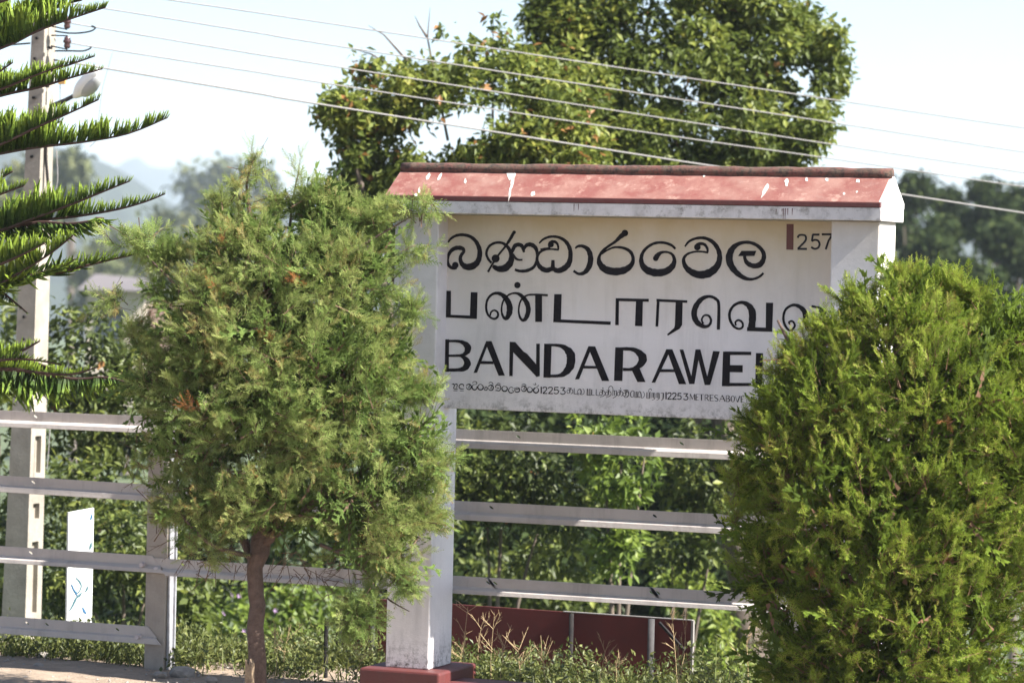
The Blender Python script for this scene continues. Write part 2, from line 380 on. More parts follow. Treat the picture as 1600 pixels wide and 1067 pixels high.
# ------------------------------------------------------------------ lettering
def P1(lst, ox, oy, s):   # crop coordinates -> photograph coordinates
    return [(ox+p[0]/s, oy+p[1]/s) + ((p[2]/s,) if len(p) > 2 else ()) for p in lst]
def catmull(p, n=5):
    p = [np.array(q, float) for q in p]
    if len(p) < 3: return p
    out = []
    for i in range(len(p)-1):
        a = p[max(i-1, 0)]; b = p[i]; c = p[i+1]; d = p[min(i+2, len(p)-1)]
        for k in range(n):
            t = k/n; out.append(.5*((2*b)+(-a+c)*t+(2*a-5*b+4*c-d)*t*t+(-a+3*b-3*c+d)*t**3))
    out.append(p[-1]); return out
layer = [0]
LY = lambda: BY-.0012-.0003*(layer[0] % 5)
class Letter:
    def __init__(s): s.m = MB()
    def stroke(s, pts, smooth=True, cap=0):
        layer[0] += 1; y = LY()
        q = catmull(pts) if smooth else [np.array(a, float) for a in pts]
        Lf, Rt = [], []
        for i, p in enumerate(q):
            t = q[min(i+1, len(q)-1)][:2]-q[max(i-1, 0)][:2]; t = t/(np.linalg.norm(t)+1e-9)
            nn = np.array([-t[1], t[0]]); h = max(p[2], .6)/2*(1+.045*math.sin(i*1.7+layer[0]*2.3)+.03*math.sin(i*4.1+layer[0]))
            c = p[:2] + (t*cap*(1 if i == len(q)-1 else -1) if i in (0, len(q)-1) else 0)
            Lf.append(onY(*(c+nn*h), y)); Rt.append(onY(*(c-nn*h), y))
        n = len(q); s.m.add(Lf+Rt, [(i, i+1, n+i+1, n+i) for i in range(n-1)])
        return s
    def dot(s, x, y_, r):
        layer[0] += 1; y = LY(); s.m.add([onY(x+r*math.cos(k*math.pi/8), y_+r*math.sin(k*math.pi/8), y) for k in range(16)], [tuple(range(16))]); return s
    def poly(s, pts):
        layer[0] += 1; y = LY(); s.m.add([onY(a, b, y) for a, b in pts], [tuple(range(len(pts)))]); return s
    def done(s, mat='ink', name='letter'):
        return s.m.build(name, M[mat], board)
A_ = lambda l: P1(l, 680, 320, 5.0)
B_ = lambda l: P1(l, 980, 320, 4.7059)
D4 = lambda l: P1(l, 680, 500, 5.7143)
E5 = lambda l: P1(l, 940, 500, 5.7143)
# first row
l = Letter(); l.stroke(A_([(100,297,12),(120,268,18),(160,243,22),(215,235,24),(275,250,26),(320,290,30),(346,350,36),(345,410,40),(325,455,46),(285,482,54),(240,484,48),(208,460,36),(196,420,28),(206,390,26),(224,365,24),(212,342,32),(170,337,34),(130,355,30),(104,395,24),(97,440,22),(110,478,26),(140,496,24),(165,488,30)])); l.dot(*A_([(157,472)])[0], 5.2); l.done()
l = Letter(); l.stroke(A_([(440,455,20),(412,420,20),(400,375,20),(422,325,20),(470,298,20),(525,300,22),(570,335,26),(594,390,34),(588,450,50),(545,495,56),(490,500,44),(450,478,26)]))
l.stroke(A_([(618,210,24),(585,270,24),(545,330,17),(500,385,16),(470,430,17),(440,475,15),(412,526,18)])); l.dot(*A_([(472,420)])[0], 6.4); l.dot(*A_([(617,216)])[0], 2.8)
l.stroke(A_([(600,372,22),(620,325,32),(650,312,32),(680,326,30),(694,372,18)])); l.stroke(A_([(692,352,16),(712,318,30),(748,312,34),(782,335,32),(797,380,24),(792,440,22),(768,488,24),(715,515,26),(660,518,22),(622,506,20)]))
l.stroke(A_([(606,385,20),(625,415,20),(650,430,16),(682,430,14)])); l.done()
l = Letter(); l.stroke(A_([(812,302,12),(845,270,18),(900,250,20),(965,255,22),(1020,288,28),(1052,345,32),(1056,410,36),(1040,465,44),(1000,502,46),(955,515,40),(917,500,36),(870,512,40),(825,492,38),(800,452,28),(797,408,22),(818,372,20),(858,352,16),(905,347,14),(965,352,16)]))
l.stroke(A_([(822,352,18),(860,345,20),(900,338,12)])); l.stroke(A_([(893,335,16),(893,308,26),(912,290,26),(940,292,22),(958,315,18),(962,352,14)])); l.dot(*A_([(905,312)])[0], 4.4)
l.stroke(A_([(920,432,24),(918,510,34)])); l.done()
l = Letter(); l.stroke(A_([(1094,342,12),(1115,325,20),(1155,325,26),(1195,352,36),(1214,410,42),(1205,475,44),(1170,527,34),(1122,540,22),(1080,516,20)])); l.done()
l = Letter(); l.dot(*A_([(1482,222)])[0], 5.2); l.stroke(A_([(1480,225,44),(1445,252,34),(1405,290,22),(1360,320,20),(1312,358,22),(1282,405,24),(1284,455,42),(1325,503,56),(1400,522,60),(1480,510,54),(1532,470,38),(1546,420,26),(1525,368,26),(1470,338,22),(1400,333,16),(1345,355,14),(1300,385,14)])); l.done()
l = Letter(); l.stroke(B_([(355,325,16),(320,295,20),(255,278,20),(190,288,20),(135,325,22),(106,375,26),(108,435,38),(145,480,52),(210,500,56),(280,492,52),(330,455,44),(347,408,28),(330,365,20),(290,348,16),(250,352,22),(224,372,36),(208,395,40)])); l.dot(*B_([(210,394)])[0], 4.4); l.done()
l = Letter(); l.stroke(B_([(424,308,12),(455,270,18),(510,247,20),(575,247,24),(635,280,30),(673,340,34),(678,405,40),(655,460,50),(600,503,60),(530,515,56),(465,490,46),(425,448,34),(415,400,24),(440,365,18),(490,347,14),(545,345,14),(592,352,16)]))
l.stroke(B_([(588,358,14),(590,325,18),(567,292,22),(530,288,24),(505,308,30)])); l.dot(*B_([(516,312)])[0], 5.2); l.done()
l = Letter(); l.stroke(B_([(1002,502,16),(970,530,18),(915,548,20),(855,535,32),(795,490,42),(756,430,50),(752,370,50),(780,315,40),(835,282,26),(900,278,24),(960,303,26),(1000,350,30),(1002,400,34),(975,440,42),(928,450,36),(885,430,34),(866,398,24),(864,372,24)]))
l.poly(B_([(815,378),(840,339),(950,339),(935,377)])); l.done()
# number of metres with its brown bar
l = Letter(); l.poly(B_([(1172,142),(1224,142),(1222,332),(1170,330)])); l.done('brownink', 'painted_bar')
SF = {'2': [[(.05,.2),(.18,.04),(.5,0),(.82,.06),(.9,.28),(.75,.5),(.4,.75),(.08,.98)], [(.05,1),(.98,1)]],
      '5': [[(.92,0),(.2,0)], [(.22,0),(.12,.46)], [(.12,.46),(.45,.38),(.8,.45),(.95,.7),(.78,.95),(.4,1.02),(.05,.9)]],
      '7': [[(.0,0),(.98,0)], [(.95,.02),(.6,.45),(.35,1.02)]],
      '1': [[(.5,0),(.5,1)]], '3': [[(.05,0),(.9,0)], [(.88,.02),(.45,.42)], [(.42,.42),(.8,.5),(.95,.75),(.75,.98),(.35,1.03),(.02,.88)]]}
def digit(ch, box, wd, mat='thinink', slope=0, f=None, grp=None):
    """box (x0,y0,x1,y1) in crop coordinates, f the crop's mapping"""
    L = grp or Letter(); x0, y0, x1, y1 = box
    for st in SF[ch]:
        q = [(x0+a*(x1-x0), y0+b*(y1-y0)+slope*a, wd) for a, b in st]; L.stroke(f(q), len(q) > 3, cap=.3)
    if grp is None: L.done(mat)
for ch, bx in zip('257', [(1250,222,1322,325), (1350,220,1418,322), (1432,218,1512,325)]): digit(ch, bx, 15, f=B_)
# second row
l = Letter(); l.poly(A_([(82,672),(124,672),(122,862),(82,880)])); l.poly(A_([(82,857),(326,868),(325,892),(82,880)])); l.poly(A_([(278,682),(331,684),(326,890),(270,886)])); l.done()
l = Letter(); l.stroke(A_([(430,868,12),(436,840,14),(460,824,14),(486,838,16),(490,868,18),(468,890,18),(435,882,16),(408,850,18),(398,800,18),(408,742,18),(445,700,20),(495,692,26),(545,722,38),(578,780,46),(580,840,46),(556,888,30),(530,872,20),(518,820,14),(530,755,14),(568,708,14),(620,690,16),(668,706,28),(712,760,38),(728,820,38),(712,880,34),(686,902,24),(662,878,18),(652,820,14),(668,750,14),(712,710,14),(770,702,16),(880,707,18)]))
l.stroke(A_([(808,702,56),(808,915,56)]), False); l.dot(*A_([(642,628)])[0], 5); l.done()
l = Letter(); l.poly(A_([(930,698),(988,698),(982,905),(922,917)])); l.poly(A_([(922,893),(1372,912),(1370,938),(922,917)])); l.done()
l = Letter(); l.stroke([(964.6,466,5.2),(964,508,5.2)], False); l.stroke([(962.5,468.2,4.6),(1013.8,469.3,4.6)], False); l.stroke([(999.2,468,11.5),(997.8,509.5,11.5)], False); l.done()
l = Letter(); l.stroke(B_([(228,695,20),(218,895,20)]), False); l.stroke(B_([(215,702,20),(442,712,20)]), False); l.stroke(B_([(382,708,52),(377,885,52)]), False); l.poly(B_([(351,882),(403,885),(385,912),(300,962),(292,953),(345,905)])); l.done()
l = Letter(); l.stroke(B_([(670,918,24),(673,735,22),(648,690,22),(600,674,22),(545,695,34),(503,750,40),(492,810,42),(515,865,40),(565,895,28),(602,885,20),(616,850,18),(598,815,16),(565,815,14),(548,845,14),(560,875,14)])); l.done()
l = Letter(); l.stroke(B_([(800,888,12),(796,862,14),(820,848,16),(846,866,16),(848,898,16),(822,912,16),(785,895,18),(756,845,20),(754,790,20),(785,740,20),(840,718,24),(890,738,38),(918,785,52),(920,850,52),(912,915,50)])); l.poly(B_([(882,898),(1065,905),(1068,934),(880,928)])); l.stroke(B_([(1047,720,54),(1042,930,50)]), False); l.done()
l = Letter(); l.stroke(B_([(1195,880,12),(1190,862,14),(1215,856,14),(1232,885,16),(1218,912,16),(1190,922,16),(1160,885,18),(1148,830,18),(1165,770,18),(1215,738,20),(1265,748,28),(1305,790,38),(1315,860,38),(1325,915,24),(1350,925,20),(1400,910,20),(1440,860,22),(1450,800,22),(1435,765,16),(1355,745,16)])); l.done()
# third row
def seg(L, f, *pts): L.stroke(f(list(pts)), False)
l = Letter(); seg(l, D4, (104,172,40), (101,462,40)); l.stroke(D4([(86,188,22),(190,188,24),(245,200,36),(288,235,58),(288,275,54),(255,308,30),(200,318,22),(110,318,22)])); l.stroke(D4([(110,320,20),(215,318,22),(262,340,40),(288,385,62),(262,430,50),(200,445,30),(85,445,30)])); l.done()
l = Letter(); l.poly(D4([(455,188),(503,188),(622,495),(566,497),(462,240),(374,470),(342,472)])); seg(l, D4, (402,379,26), (520,381,26)); l.done()
l = Letter(); seg(l, D4, (682,195,32), (676,500,32)); l.poly(D4([(668,194),(714,196),(788,280),(820,300),(900,392),(932,470),(932,500),(905,508),(880,480),(698,290)])); seg(l, D4, (918,211,32), (917,500,32)); l.done()
l = Letter(); seg(l, D4, (1006,212,66), (998,514,64)); l.stroke(D4([(980,223,22),(1085,225,26),(1150,243,44),(1203,295,74),(1213,355,76),(1200,420,72),(1150,478,50),(1090,498,28),(970,498,28)])); l.done()
l = Letter(); l.poly(D4([(1368,233),(1428,236),(1555,544),(1488,543),(1382,285),(1285,528),(1248,530)])); seg(l, D4, (1312,420,24), (1450,422,24)); l.done()
l = Letter(); seg(l, E5, (158,244,74), (148,543,74)); l.stroke(E5([(122,258,28),(245,258,32),(310,275,46),(362,325,74),(362,370,70),(320,418,44),(260,440,28),(190,440,28)])); l.poly(E5([(270,450),(340,432),(392,553),(320,553)])); l.done()
l = Letter(); l.poly(E5([(578,260),(632,262),(755,572),(690,572),(596,308),(478,558),(446,558)])); seg(l, E5, (520,451,26), (655,452,26)); l.done()
l = Letter(); l.poly(E5([(696,263),(730,264),(822,570),(782,571)])); l.poly(E5([(838,262),(882,263),(828,570),(790,571)])); l.poly(E5([(842,263),(882,263),(962,580),(920,580)])); l.poly(E5([(995,276),(1056,280),(970,578),(925,580)])); l.done()
l = Letter(); seg(l, E5, (1116,282,64), (1108,590,66)); seg(l, E5, (1100,296,32), (1336,298,32)); seg(l, E5, (1135,433,64), (1260,435,64)); seg(l, E5, (1080,575,28), (1335,575,28)); l.done()
l = Letter(); seg(l, E5, (1410,295,64), (1402,604,64)); seg(l, E5, (1375,590,28), (1610,596,28)); l.done()
l = Letter(); l.poly([(1248,556),(1257,556),(1279,611),(1268,611),(1251,565),(1231,609),(1226,609)]); l.stroke([(1238,590,4.4),(1262,591,4.4)], False); l.done()
# fourth row: small writing
S1 = lambda l: P1(l, 690, 590, 10.0)
S2 = lambda l: P1(l, 830, 590, 10.0)
S3 = lambda l: P1(l, 970, 595, 13.333)
S4 = lambda l: P1(l, 1070, 600, 13.333)
def arc(cx, cy, rx, ry, a0, a1, wa, wb=None, n=9):
    wb = wb or wa; return [(cx+rx*math.cos(R(a0+(a1-a0)*k/n)), cy+ry*math.sin(R(a0+(a1-a0)*k/n)), wa+(wb-wa)*math.sin(math.pi*k/n)) for k in range(n+1)]
def small(f, *strokes, dots=(), mat='ink'):
    L = Letter()
    for s_ in strokes: L.stroke(f(s_), len(s_) > 3)
    for d in dots: q = f([d])[0]; L.dot(q[0], q[1], q[2])
    L.done(mat)
small(S1, [(160,105,10),(185,98,16),(200,130,14),(185,160,12),(215,178,12),(250,172,10)], [(205,110,10),(235,98,14),(245,125,12),(228,160,10)], [(185,203,9),(248,203,9)])
small(S1, [(345,140,8),(340,110,14),(312,100,16),(285,112,16),(272,140,14),(285,165,16),(315,176,14),(348,172,9)], [(285,205,9),(348,204,9)])
for cx_, cy_ in ((425,142), (770,156), (1285,172)):
    small(S1, arc(cx_, cy_, 38, 42, -150, 175, 9, 18), arc(cx_-12, cy_-15, 24, 24, -190, 60, 8, 9), dots=[(cx_+2, cy_+6, 11)])
small(S1, arc(515, 148, 38, 42, -20, 235, 10, 20), [(482,88,8),(500,62,9),(535,62,12),(552,85,12),(535,104,8),(495,108,8),(490,118,8)])
small(S1, arc(608, 148, 42, 42, -60, 240, 10, 20), [(585,112,8),(600,100,9),(622,105,9),(632,120,9)])
small(S1, arc(690, 168, 26, 28, -120, 220, 9, 14), dots=[(690,160,9)])
small(S1, [(738,92,8),(752,72,9),(780,72,10),(800,92,10),(802,118,8)]); small(S1, [(1252,125,8),(1268,102,9),(1298,102,10),(1322,122,10)])
small(S1, [(848,158,10),(845,130,14),(870,112,14),(905,120,14),(925,150,14),(918,185,14),(895,205,14),(870,200,14),(842,198,16)], [(860,105,8),(880,88,9),(905,92,10),(920,110,9)], [(860,165,16),(905,162,10)])
small(S1, arc(985, 172, 42, 40, -70, 235, 10, 20), [(955,140,9),(975,130,10),(1000,140,9)])
small(S1, [(1120,165,9),(1090,145,10),(1060,165,10),(1045,200,14),(1065,232,16),(1100,236,14),(1125,215,9),(1100,190,9)], [(1128,168,8),(1160,160,9)])
small(S1, arc(1180, 190, 40, 36, -120, 200, 9, 16), [(1150,182,16),(1185,180,12),(1212,178,9)])
small(S1, arc(1378, 190, 40, 38, -60, 240, 9, 20), [(1352,152,8),(1372,142,9),(1395,152,8)])
small(S1, arc(1475, 195, 40, 42, -60, 260, 9, 22), [(1518,118,12),(1490,145,9),(1462,165,8),(1445,190,8)], [(1432,100,8),(1455,112,9),(1480,100,9)], [(1462,78,8),(1475,118,8)])
def number(f, boxes, wd, dt):
    for ch, bx in zip('12253', boxes):
        L = Letter(); digit(ch, bx, wd if ch != '1' else wd*1.35, f=f, grp=L); L.done('ink')
    small(f, [(dt[0]-1, dt[1], 10), (dt[0]+5, dt[1], 10)])
number(S2, [(145,143,168,245), (180,148,250,245), (266,148,338,248), (352,150,430,248), (455,155,535,255)], 15, (440,208))
def tam(f, x, y, w_=60, dot=False, tail=False, k=1.0, bar=True):   # the Tamil ka / ta shape
    L = Letter(); L.stroke(f([(x-w_*.5, y-42, 8), (x+w_*.45, y-44, 8)]), False); L.stroke(f([(x+2, y-44, 16), (x-2, y+28, 16)]), False)
    L.stroke(f(arc(x-w_*.42, y+12, 22*k, 28*k, -60, 300, 8, 8))); L.stroke(f(arc(x+w_*.32, y+10, 26*k, 34*k, -150, 100, 8, 10)))
    if dot: q = f([(x+8, y-72, 9)])[0]; L.dot(q[0], q[1], .9)
    if tail: L.stroke(f([(x+28, y+40, 8), (x+5, y+56, 8), (x-20, y+60, 7), (x-30, y+76, 8)]))
    L.done()
tam(S2, 605, 205); tam(S2, 1112, 235, 56, True, True); tam(S2, 1205, 240, 56, False, True); tam(S2, 1388, 240, 56, True); tam(S2, 1480, 248, 56)
small(S2, [(1212,190,8),(1212,155,9),(1235,132,10),(1262,140,10),(1276,165,9),(1278,200,8)])
small(S2, arc(1480, 250, 46, 58, -100, 130, 8, 10), [(1440,200,8),(1480,190,8),(1520,200,8)])
for f, a in ((S2, (672, 165, 255, 730)), (S2, (1016, 180, 276, 1070))):
    small(f, [(a[0], a[1], 10), (a[0]-2, a[2], 12)], [(a[0]-5, a[2]-4, 8), (a[3], a[2]+2, 8)])
small(S2, [(738,235,8),(748,258,8),(728,262,8),(722,235,8),(730,200,9),(752,180,12),(775,190,16),(780,230,16),(770,262,14)], [(770,262,9),(800,262,8),(825,240,9),(825,195,9),(805,172,8)], dots=[(775,143,.9*10/10)])
small(S2, [(878,172,16),(874,275,16)], [(870,272,8),(932,276,8)], [(905,274,14),(906,180,12)], [(903,180,8),(936,182,8)], [(932,180,8),(930,278,8)])
small(S2, [(948,186,12),(945,272,12)], [(942,270,8),(990,273,8)], dots=[(978,172,.9)])
small(S2, [(1276,200,8),(1275,280,9)], [(1274,202,8),(1302,202,8)], [(1302,200,10),(1302,276,12)], [(1302,202,8),(1334,204,8)], [(1333,200,10),(1333,270,12),(1310,300,9),(1275,320,9)])
small(S3, [(275,215,8),(245,205,12),(212,235,14),(202,280,16),(215,330,14),(250,338,9),(268,300,8),(272,215,8)])
small(S3, [(282,215,10),(280,340,10)], [(280,342,9),(350,345,9)], [(318,340,18),(320,228,18)], [(318,228,8),(350,228,8)], [(348,225,9),(348,345,14)])
small(S3, [(375,320,8),(392,345,9),(365,335,8),(362,270,10),(385,222,12),(412,240,16),(424,300,18),(420,352,16)], [(420,350,9),(460,352,9),(490,310,10),(488,255,10),(462,222,9)], dots=[(420,186,.8)])
small(S3, [(545,235,18),(542,360,18)], [(540,362,9),(600,366,9)], [(592,362,20),(594,240,20)], [(590,240,8),(630,240,8)], [(628,238,9),(628,362,10)], [(578,235,8),(582,195,9),(605,165,10),(632,172,12),(640,200,10)])
for x in (668, 760):
    small(S3, [(x-14,255,9),(x-14,350,9)], [(x-16,252,8),(x+45,256,8)], [(x+14,255,18),(x+14,358,18)], [(x+42,255,12),(x+42,350,14),(x+20,385,10),(x-18,405,8)], dots=[(x+2,208,.8)])
small(S3, [(835,252,9),(905,256,9)], [(885,255,22),(882,355,22),(868,388,12),(838,408,9)], dots=[(852,220,.8)])
number(S3, [(930,238,956,380), (972,248,1055,380), (1072,252,1158,382), (1178,258,1262,382), (1305,265,1405,390)], 20, (1282,330))
UC = {'M': [[(0,1,.5),(.05,0,.5)], [(.05,0,1),(.5,.85,1)], [(.5,.85,.4),(.92,0,.4)], [(.92,0,1.3),(1,1,1.3)]],
      'E': [[(.12,0,1.3),(.12,1,1.3)], [(0,0.02,.5),(1,0.02,.5)], [(.1,.5,.7),(.8,.5,.7)], [(0,.98,.5),(1,.98,.5)]],
      'T': [[(0,.02,.5),(1,.02,.5)], [(.5,0,1.4),(.5,1,1.4)]],
      'R': [[(.12,0,.7),(.12,1,.7)], [(.1,.02,.5),(.6,.03,1),(.88,.25,1.3),(.6,.5,.8),(.15,.52,.5)], [(.5,.52,1),(1,1,1.2)]],
      'S': [[(.95,.12,.5),(.6,0,.6),(.15,.1,.9),(.1,.32,1.2),(.5,.5,1.3),(.9,.68,1.2),(.85,.9,.9),(.45,1.0,.6),(.03,.86,.5)]],
      'A': [[(0,1,.5),(.45,0,.5)], [(.48,0,1.4),(1,1,1.4)], [(.2,.62,.5),(.75,.62,.5)]],
      'B': [[(.12,0,.8),(.12,1,.8)], [(.1,.02,.5),(.6,.04,1),(.8,.24,1.3),(.55,.46,.8),(.15,.48,.5)], [(.15,.48,.5),(.65,.52,1),(.9,.75,1.4),(.6,.97,.9),(.1,.98,.5)]],
      'O': [[(.5,0,.5),(.15,.2,1),(.08,.5,1.4),(.2,.85,1),(.5,1,.5),(.82,.82,.9),(.92,.5,1.1),(.82,.18,.9),(.5,0,.5)]],
      'V': [[(0,0,.5),(.45,1,.6)], [(.5,1,1.3),(1,0,1.3)]],
      'N': [[(.05,0,.6),(.05,1,.6)], [(.1,0,1.4),(.9,1,1.4)], [(.95,0,.5),(.95,1,.5)]]}
for ch, x0, x1 in [('M',108,208),('E',226,290),('T',298,396),('R',412,496),('E',518,600),('S',616,696),('A',722,838),('B',852,946),('O',958,1042),('V',1052,1146),('E',1166,1230),('M',1288,1400),('E',1418,1482),('A',1500,1600),('N',1620,1700)]:
    L = Letter(); y0 = 205+(x0-108)*.044; y1 = 332+(x0-108)*.046
    for st in UC[ch]: L.stroke(S4([(x0+a*(x1-x0), y0+b*(y1-y0), 15*c) for a, b, c in st]), len(st) > 3)
    L.done('ink')

# ------------------------------------------------------------------ rail fence
YF = .42
fence = empty('rail_fence', (-1.5, YF+.08, GZ), 'grey painted steel rail fence running behind the sign and the conifers', 'fence')
def rail(pa, pb, holes, hw_px=(22, 29, 40), bright=1.0):
    """pa, pb: pixels of the top edge ends; profile: upright web, sloping step, lower lip"""
    a = onY(*pa, YF); b = onY(*pb, YF); L = np.linalg.norm(b-a); ex = (b-a)/L; ez = np.array([0, 0, 1.]); ez = ez-ex*ez[2]; ez /= np.linalg.norm(ez); ey = np.cross(ez, ex)
    k = 1/303.0*(18.0/17.2)
    hweb, hst, hlip = hw_px[0]*k, hw_px[1]*k, hw_px[2]*k
    P = lambda s, z, y=0: a+ex*s-ez*z+ey*(y)*1.0
    hs = sorted([float(np.dot(onY(*h, YF)-a, ex)) for h in holes]); zc = hweb*.50; hh = .020
    V, F = [], []
    def quad(p): o = len(V); V.extend(p); F.append((o, o+1, o+2, o+3))
    s0 = 0
    for h in hs+[None]:
        s1 = (h-hh*1.5) if h is not None else L
        quad([P(s0, 0), P(s0, hweb), P(s1, hweb), P(s1, 0)])
        if h is not None:
            x0, x1 = h-hh*1.5, h+hh*1.5; n = 16; o = len(V)
            sq = []
            for i in range(n):
                t = 2*math.pi*i/n; cx_, sx_ = math.cos(t), math.sin(t); mm = max(abs(cx_), abs(sx_))
                zz = zc + sx_/mm*((hweb-zc) if sx_ > 0 else zc) ; sq.append(P(h+cx_/mm*hh*1.5, zz))
            V.extend(sq); V.extend([P(h+hh*.5*math.cos(2*math.pi*i/n), zc+hh*.62*math.sin(2*math.pi*i/n)) for i in range(n)])
            for i in range(n): F.append((o+i, o+n+i, o+n+(i+1) % n, o+(i+1) % n))
            s0 = x1
    V2 = lambda s: [P(s, hweb, 0), P(s, hweb+.3*(hst-hweb), -.008), P(s, hst, -.034*bright-.004), P(s, hst+.004, -.038*bright-.003), P(s, hlip, -.043*bright-.004), P(s, hlip+.003, -.034)]
    nseg = 14
    ss = np.linspace(0, L, nseg+1)
    for i in range(nseg):
        A = V2(ss[i]); B = V2(ss[i+1])
        for j in range(len(A)-1): quad([A[j], A[j+1], B[j+1], B[j]])
    V2a = np.array(V)
    me = bpy.data.meshes.new('rail'); me.from_pydata([tuple(v) for v in V2a], [], F); me.materials.append(M['rail']); me.update()
    o = link('rail', me, fence)
    wl = o.modifiers.new('w', 'WELD'); wl.merge_threshold = .0004
    sm = o.modifiers.new('s', 'SOLIDIFY'); sm.thickness = .007; sm.offset = -1
    bv = o.modifiers.new('b', 'BEVEL'); bv.width = .0012; bv.segments = 1; bv.limit_method = 'ANGLE'; bv.angle_limit = R(35)
    return o
hb = (22, 28, 40); hl_ = (24, 28, 38)
r1 = rail((-60, 638.5), (236, 650.5), [(48.5, 653)], (22, 27, 37))
r1b = rail((239, 650.5), (1250, 692.5), [(802, 689), (1057, 698)], hb)
r2 = rail((-60, 739), (236, 757), [(45, 757)], (22, 25, 37), .8)
r2b = rail((240, 758), (1250, 809.5), [(760, 804), (1015, 814)], hb)
r3 = rail((-60, 849), (238, 868), [(41, 869)], (22, 28, 37), .9)
r3b = rail((240.5, 871.5), (1250, 931), [(278, 888.5), (755, 919), (766, 920), (1010, 933), (1020, 934.5)], (22, 28, 37))
r4 = rail((-60, 958), (231, 978.5), [(35, 976.5), (66, 979), (176, 988)], (23, 26, 38), .7)
def fpost(px_l, px_r, py_top, py_bot, name='fence_post'):
    a = onY(px_l, py_bot, YF+.008); b = onY(px_r, py_bot, YF+.008); zt_ = onY(px_l, py_top, YF+.008)[2]
    m = MB(); m.box((a[0], YF+.008, GZ-.3), (b[0], YF+.10, zt_)); p = m.build('fence_post', M['railpost'], fence, .006)
    m = MB(); m.box((b[0]+.004, YF+.03, GZ-.1), (b[0]+.016, YF+.09, zt_-.02)); m.box((b[0]+.016, YF+.078, GZ-.1), (b[0]+.030, YF+.09, zt_-.02)); m.build('channel', M['strip'], p, .002)
fpost(224.5, 255.5, 640, 1040); fpost(1225, 1258, 660, 1080); fpost(-330, -300, 620, 1020)
def bolt(px, py, par, ln=.03, r=.0145):
    c = onY(px, py, YF-.008); m = MB(); m.tube([c+np.array([0, .02, 0]), c-np.array([0, ln, 0])], r, 6); m.build('bolt', M['bolt'], par, .002)
bolt(224, 882, r3, .03); bolt(245, 889, r3b, .018); bolt(218, 994, r4, .034); bolt(231, 774, r2, .028); bolt(252, 778, r2b, .016); bolt(243, 676, r1, .02); bolt(1236, 702, r1b)

# ------------------------------------------------------------------ things behind the fence
PY = 3.3
pole = empty('utility_pole', onY(35, 960, PY), 'tall weathered concrete utility pole at left, with insulators and slotted sunny side', 'pole')
def pole_pt(px, py): return onY(px, py, PY)
bl, br = pole_pt(5, 915), pole_pt(41, 915); tl, tr_ = pole_pt(49, 60), pole_pt(69, 60)
def pole_x(z):
    t = (z-bl[2])/(tl[2]-bl[2]); return bl[0]+(tl[0]-bl[0])*t, br[0]+(tr_[0]-br[0])*t
zbot = -1.6; ztop = pole_pt(60, -60)[2]
dep0, dep1 = .21, .155
def dep(z): return dep0+(dep1-dep0)*(z-bl[2])/(tl[2]-bl[2])
# front web and two flanges: a pole with slots cut in its side, ladder-like
m = MB()
def tapered(x_of, y_of, z0, z1, mb, n=1):
    V = []
    for z in (z0, z1):
        (xa_, xb_), (ya_, yb_) = x_of(z), y_of(z); V += [(xa_, ya_, z), (xb_, ya_, z), (xb_, yb_, z), (xa_, yb_, z)]
    mb.add(V, [(0,3,2,1),(4,5,6,7),(0,1,5,4),(1,2,6,5),(2,3,7,6),(3,0,4,7)])
slots = []
for pz0, pz1 in [(682, 740), (788, 812), (848, 960)]:
    slots.append((pole_pt(50, pz1)[2], pole_pt(50, pz0)[2]))
zs = sorted(slots); cur = zbot
def xf(z): return pole_x(z)
def xin(z): a, b = pole_x(z); return (a, b-.035)
for (s0_, s1_) in zs+[(ztop, ztop)]:
    if s0_ > cur: tapered(xf, lambda z: (PY, PY+dep(z)), cur, s0_, m)
    if s1_ > s0_:
        tapered(xf, lambda z: (PY, PY+dep(z)*.28), s0_, s1_, m); tapered(xf, lambda z: (PY+dep(z)*.70, PY+dep(z)), s0_, s1_, m)
        tapered(xin, lambda z: (PY+dep(z)*.27, PY+dep(z)*.71), s0_, s1_, m)
    cur = s1_
m.build('shaft', M['pole'], pole)
for px, py in [(58, 60), (55, 92), (53, 153), (50, 245), (49, 310), (80, 30), (78, 75), (73, 135), (38, 495), (37, 530)]:
    c = onY(px, py, PY-.004); m = MB(); m.tube([c+np.array([0, .02, 0]), c-np.array([0, .012, 0])], .010, 8); m.build('pole_bolt', M['darkmetal'], pole)
# insulators on a side bracket
PYI = PY+.05
for py in (36, 67, -14):
    c = onY(105, py, PYI); m = MB()
    zz = [-.036, -.030, -.022, -.006, 0, .010, .022, .030, .036]; rr = [.012, .020, .023, .018, .026, .028, .020, .022, .010]
    m.tube([c+np.array([0, 0, z*1.1]) for z in zz], rr, 12); i_ = m.build('insulator', M['ins'], pole, smooth=True)
    m = MB(); a = onY(80, py-3, PYI); m.tube([a+np.array([0, 0, .035]), c+np.array([0, 0, .045]), c+np.array([.0, 0, -.045]), a+np.array([0, 0, -.035])], .005, 6); m.build('bracket', M['darkmetal'], i_)
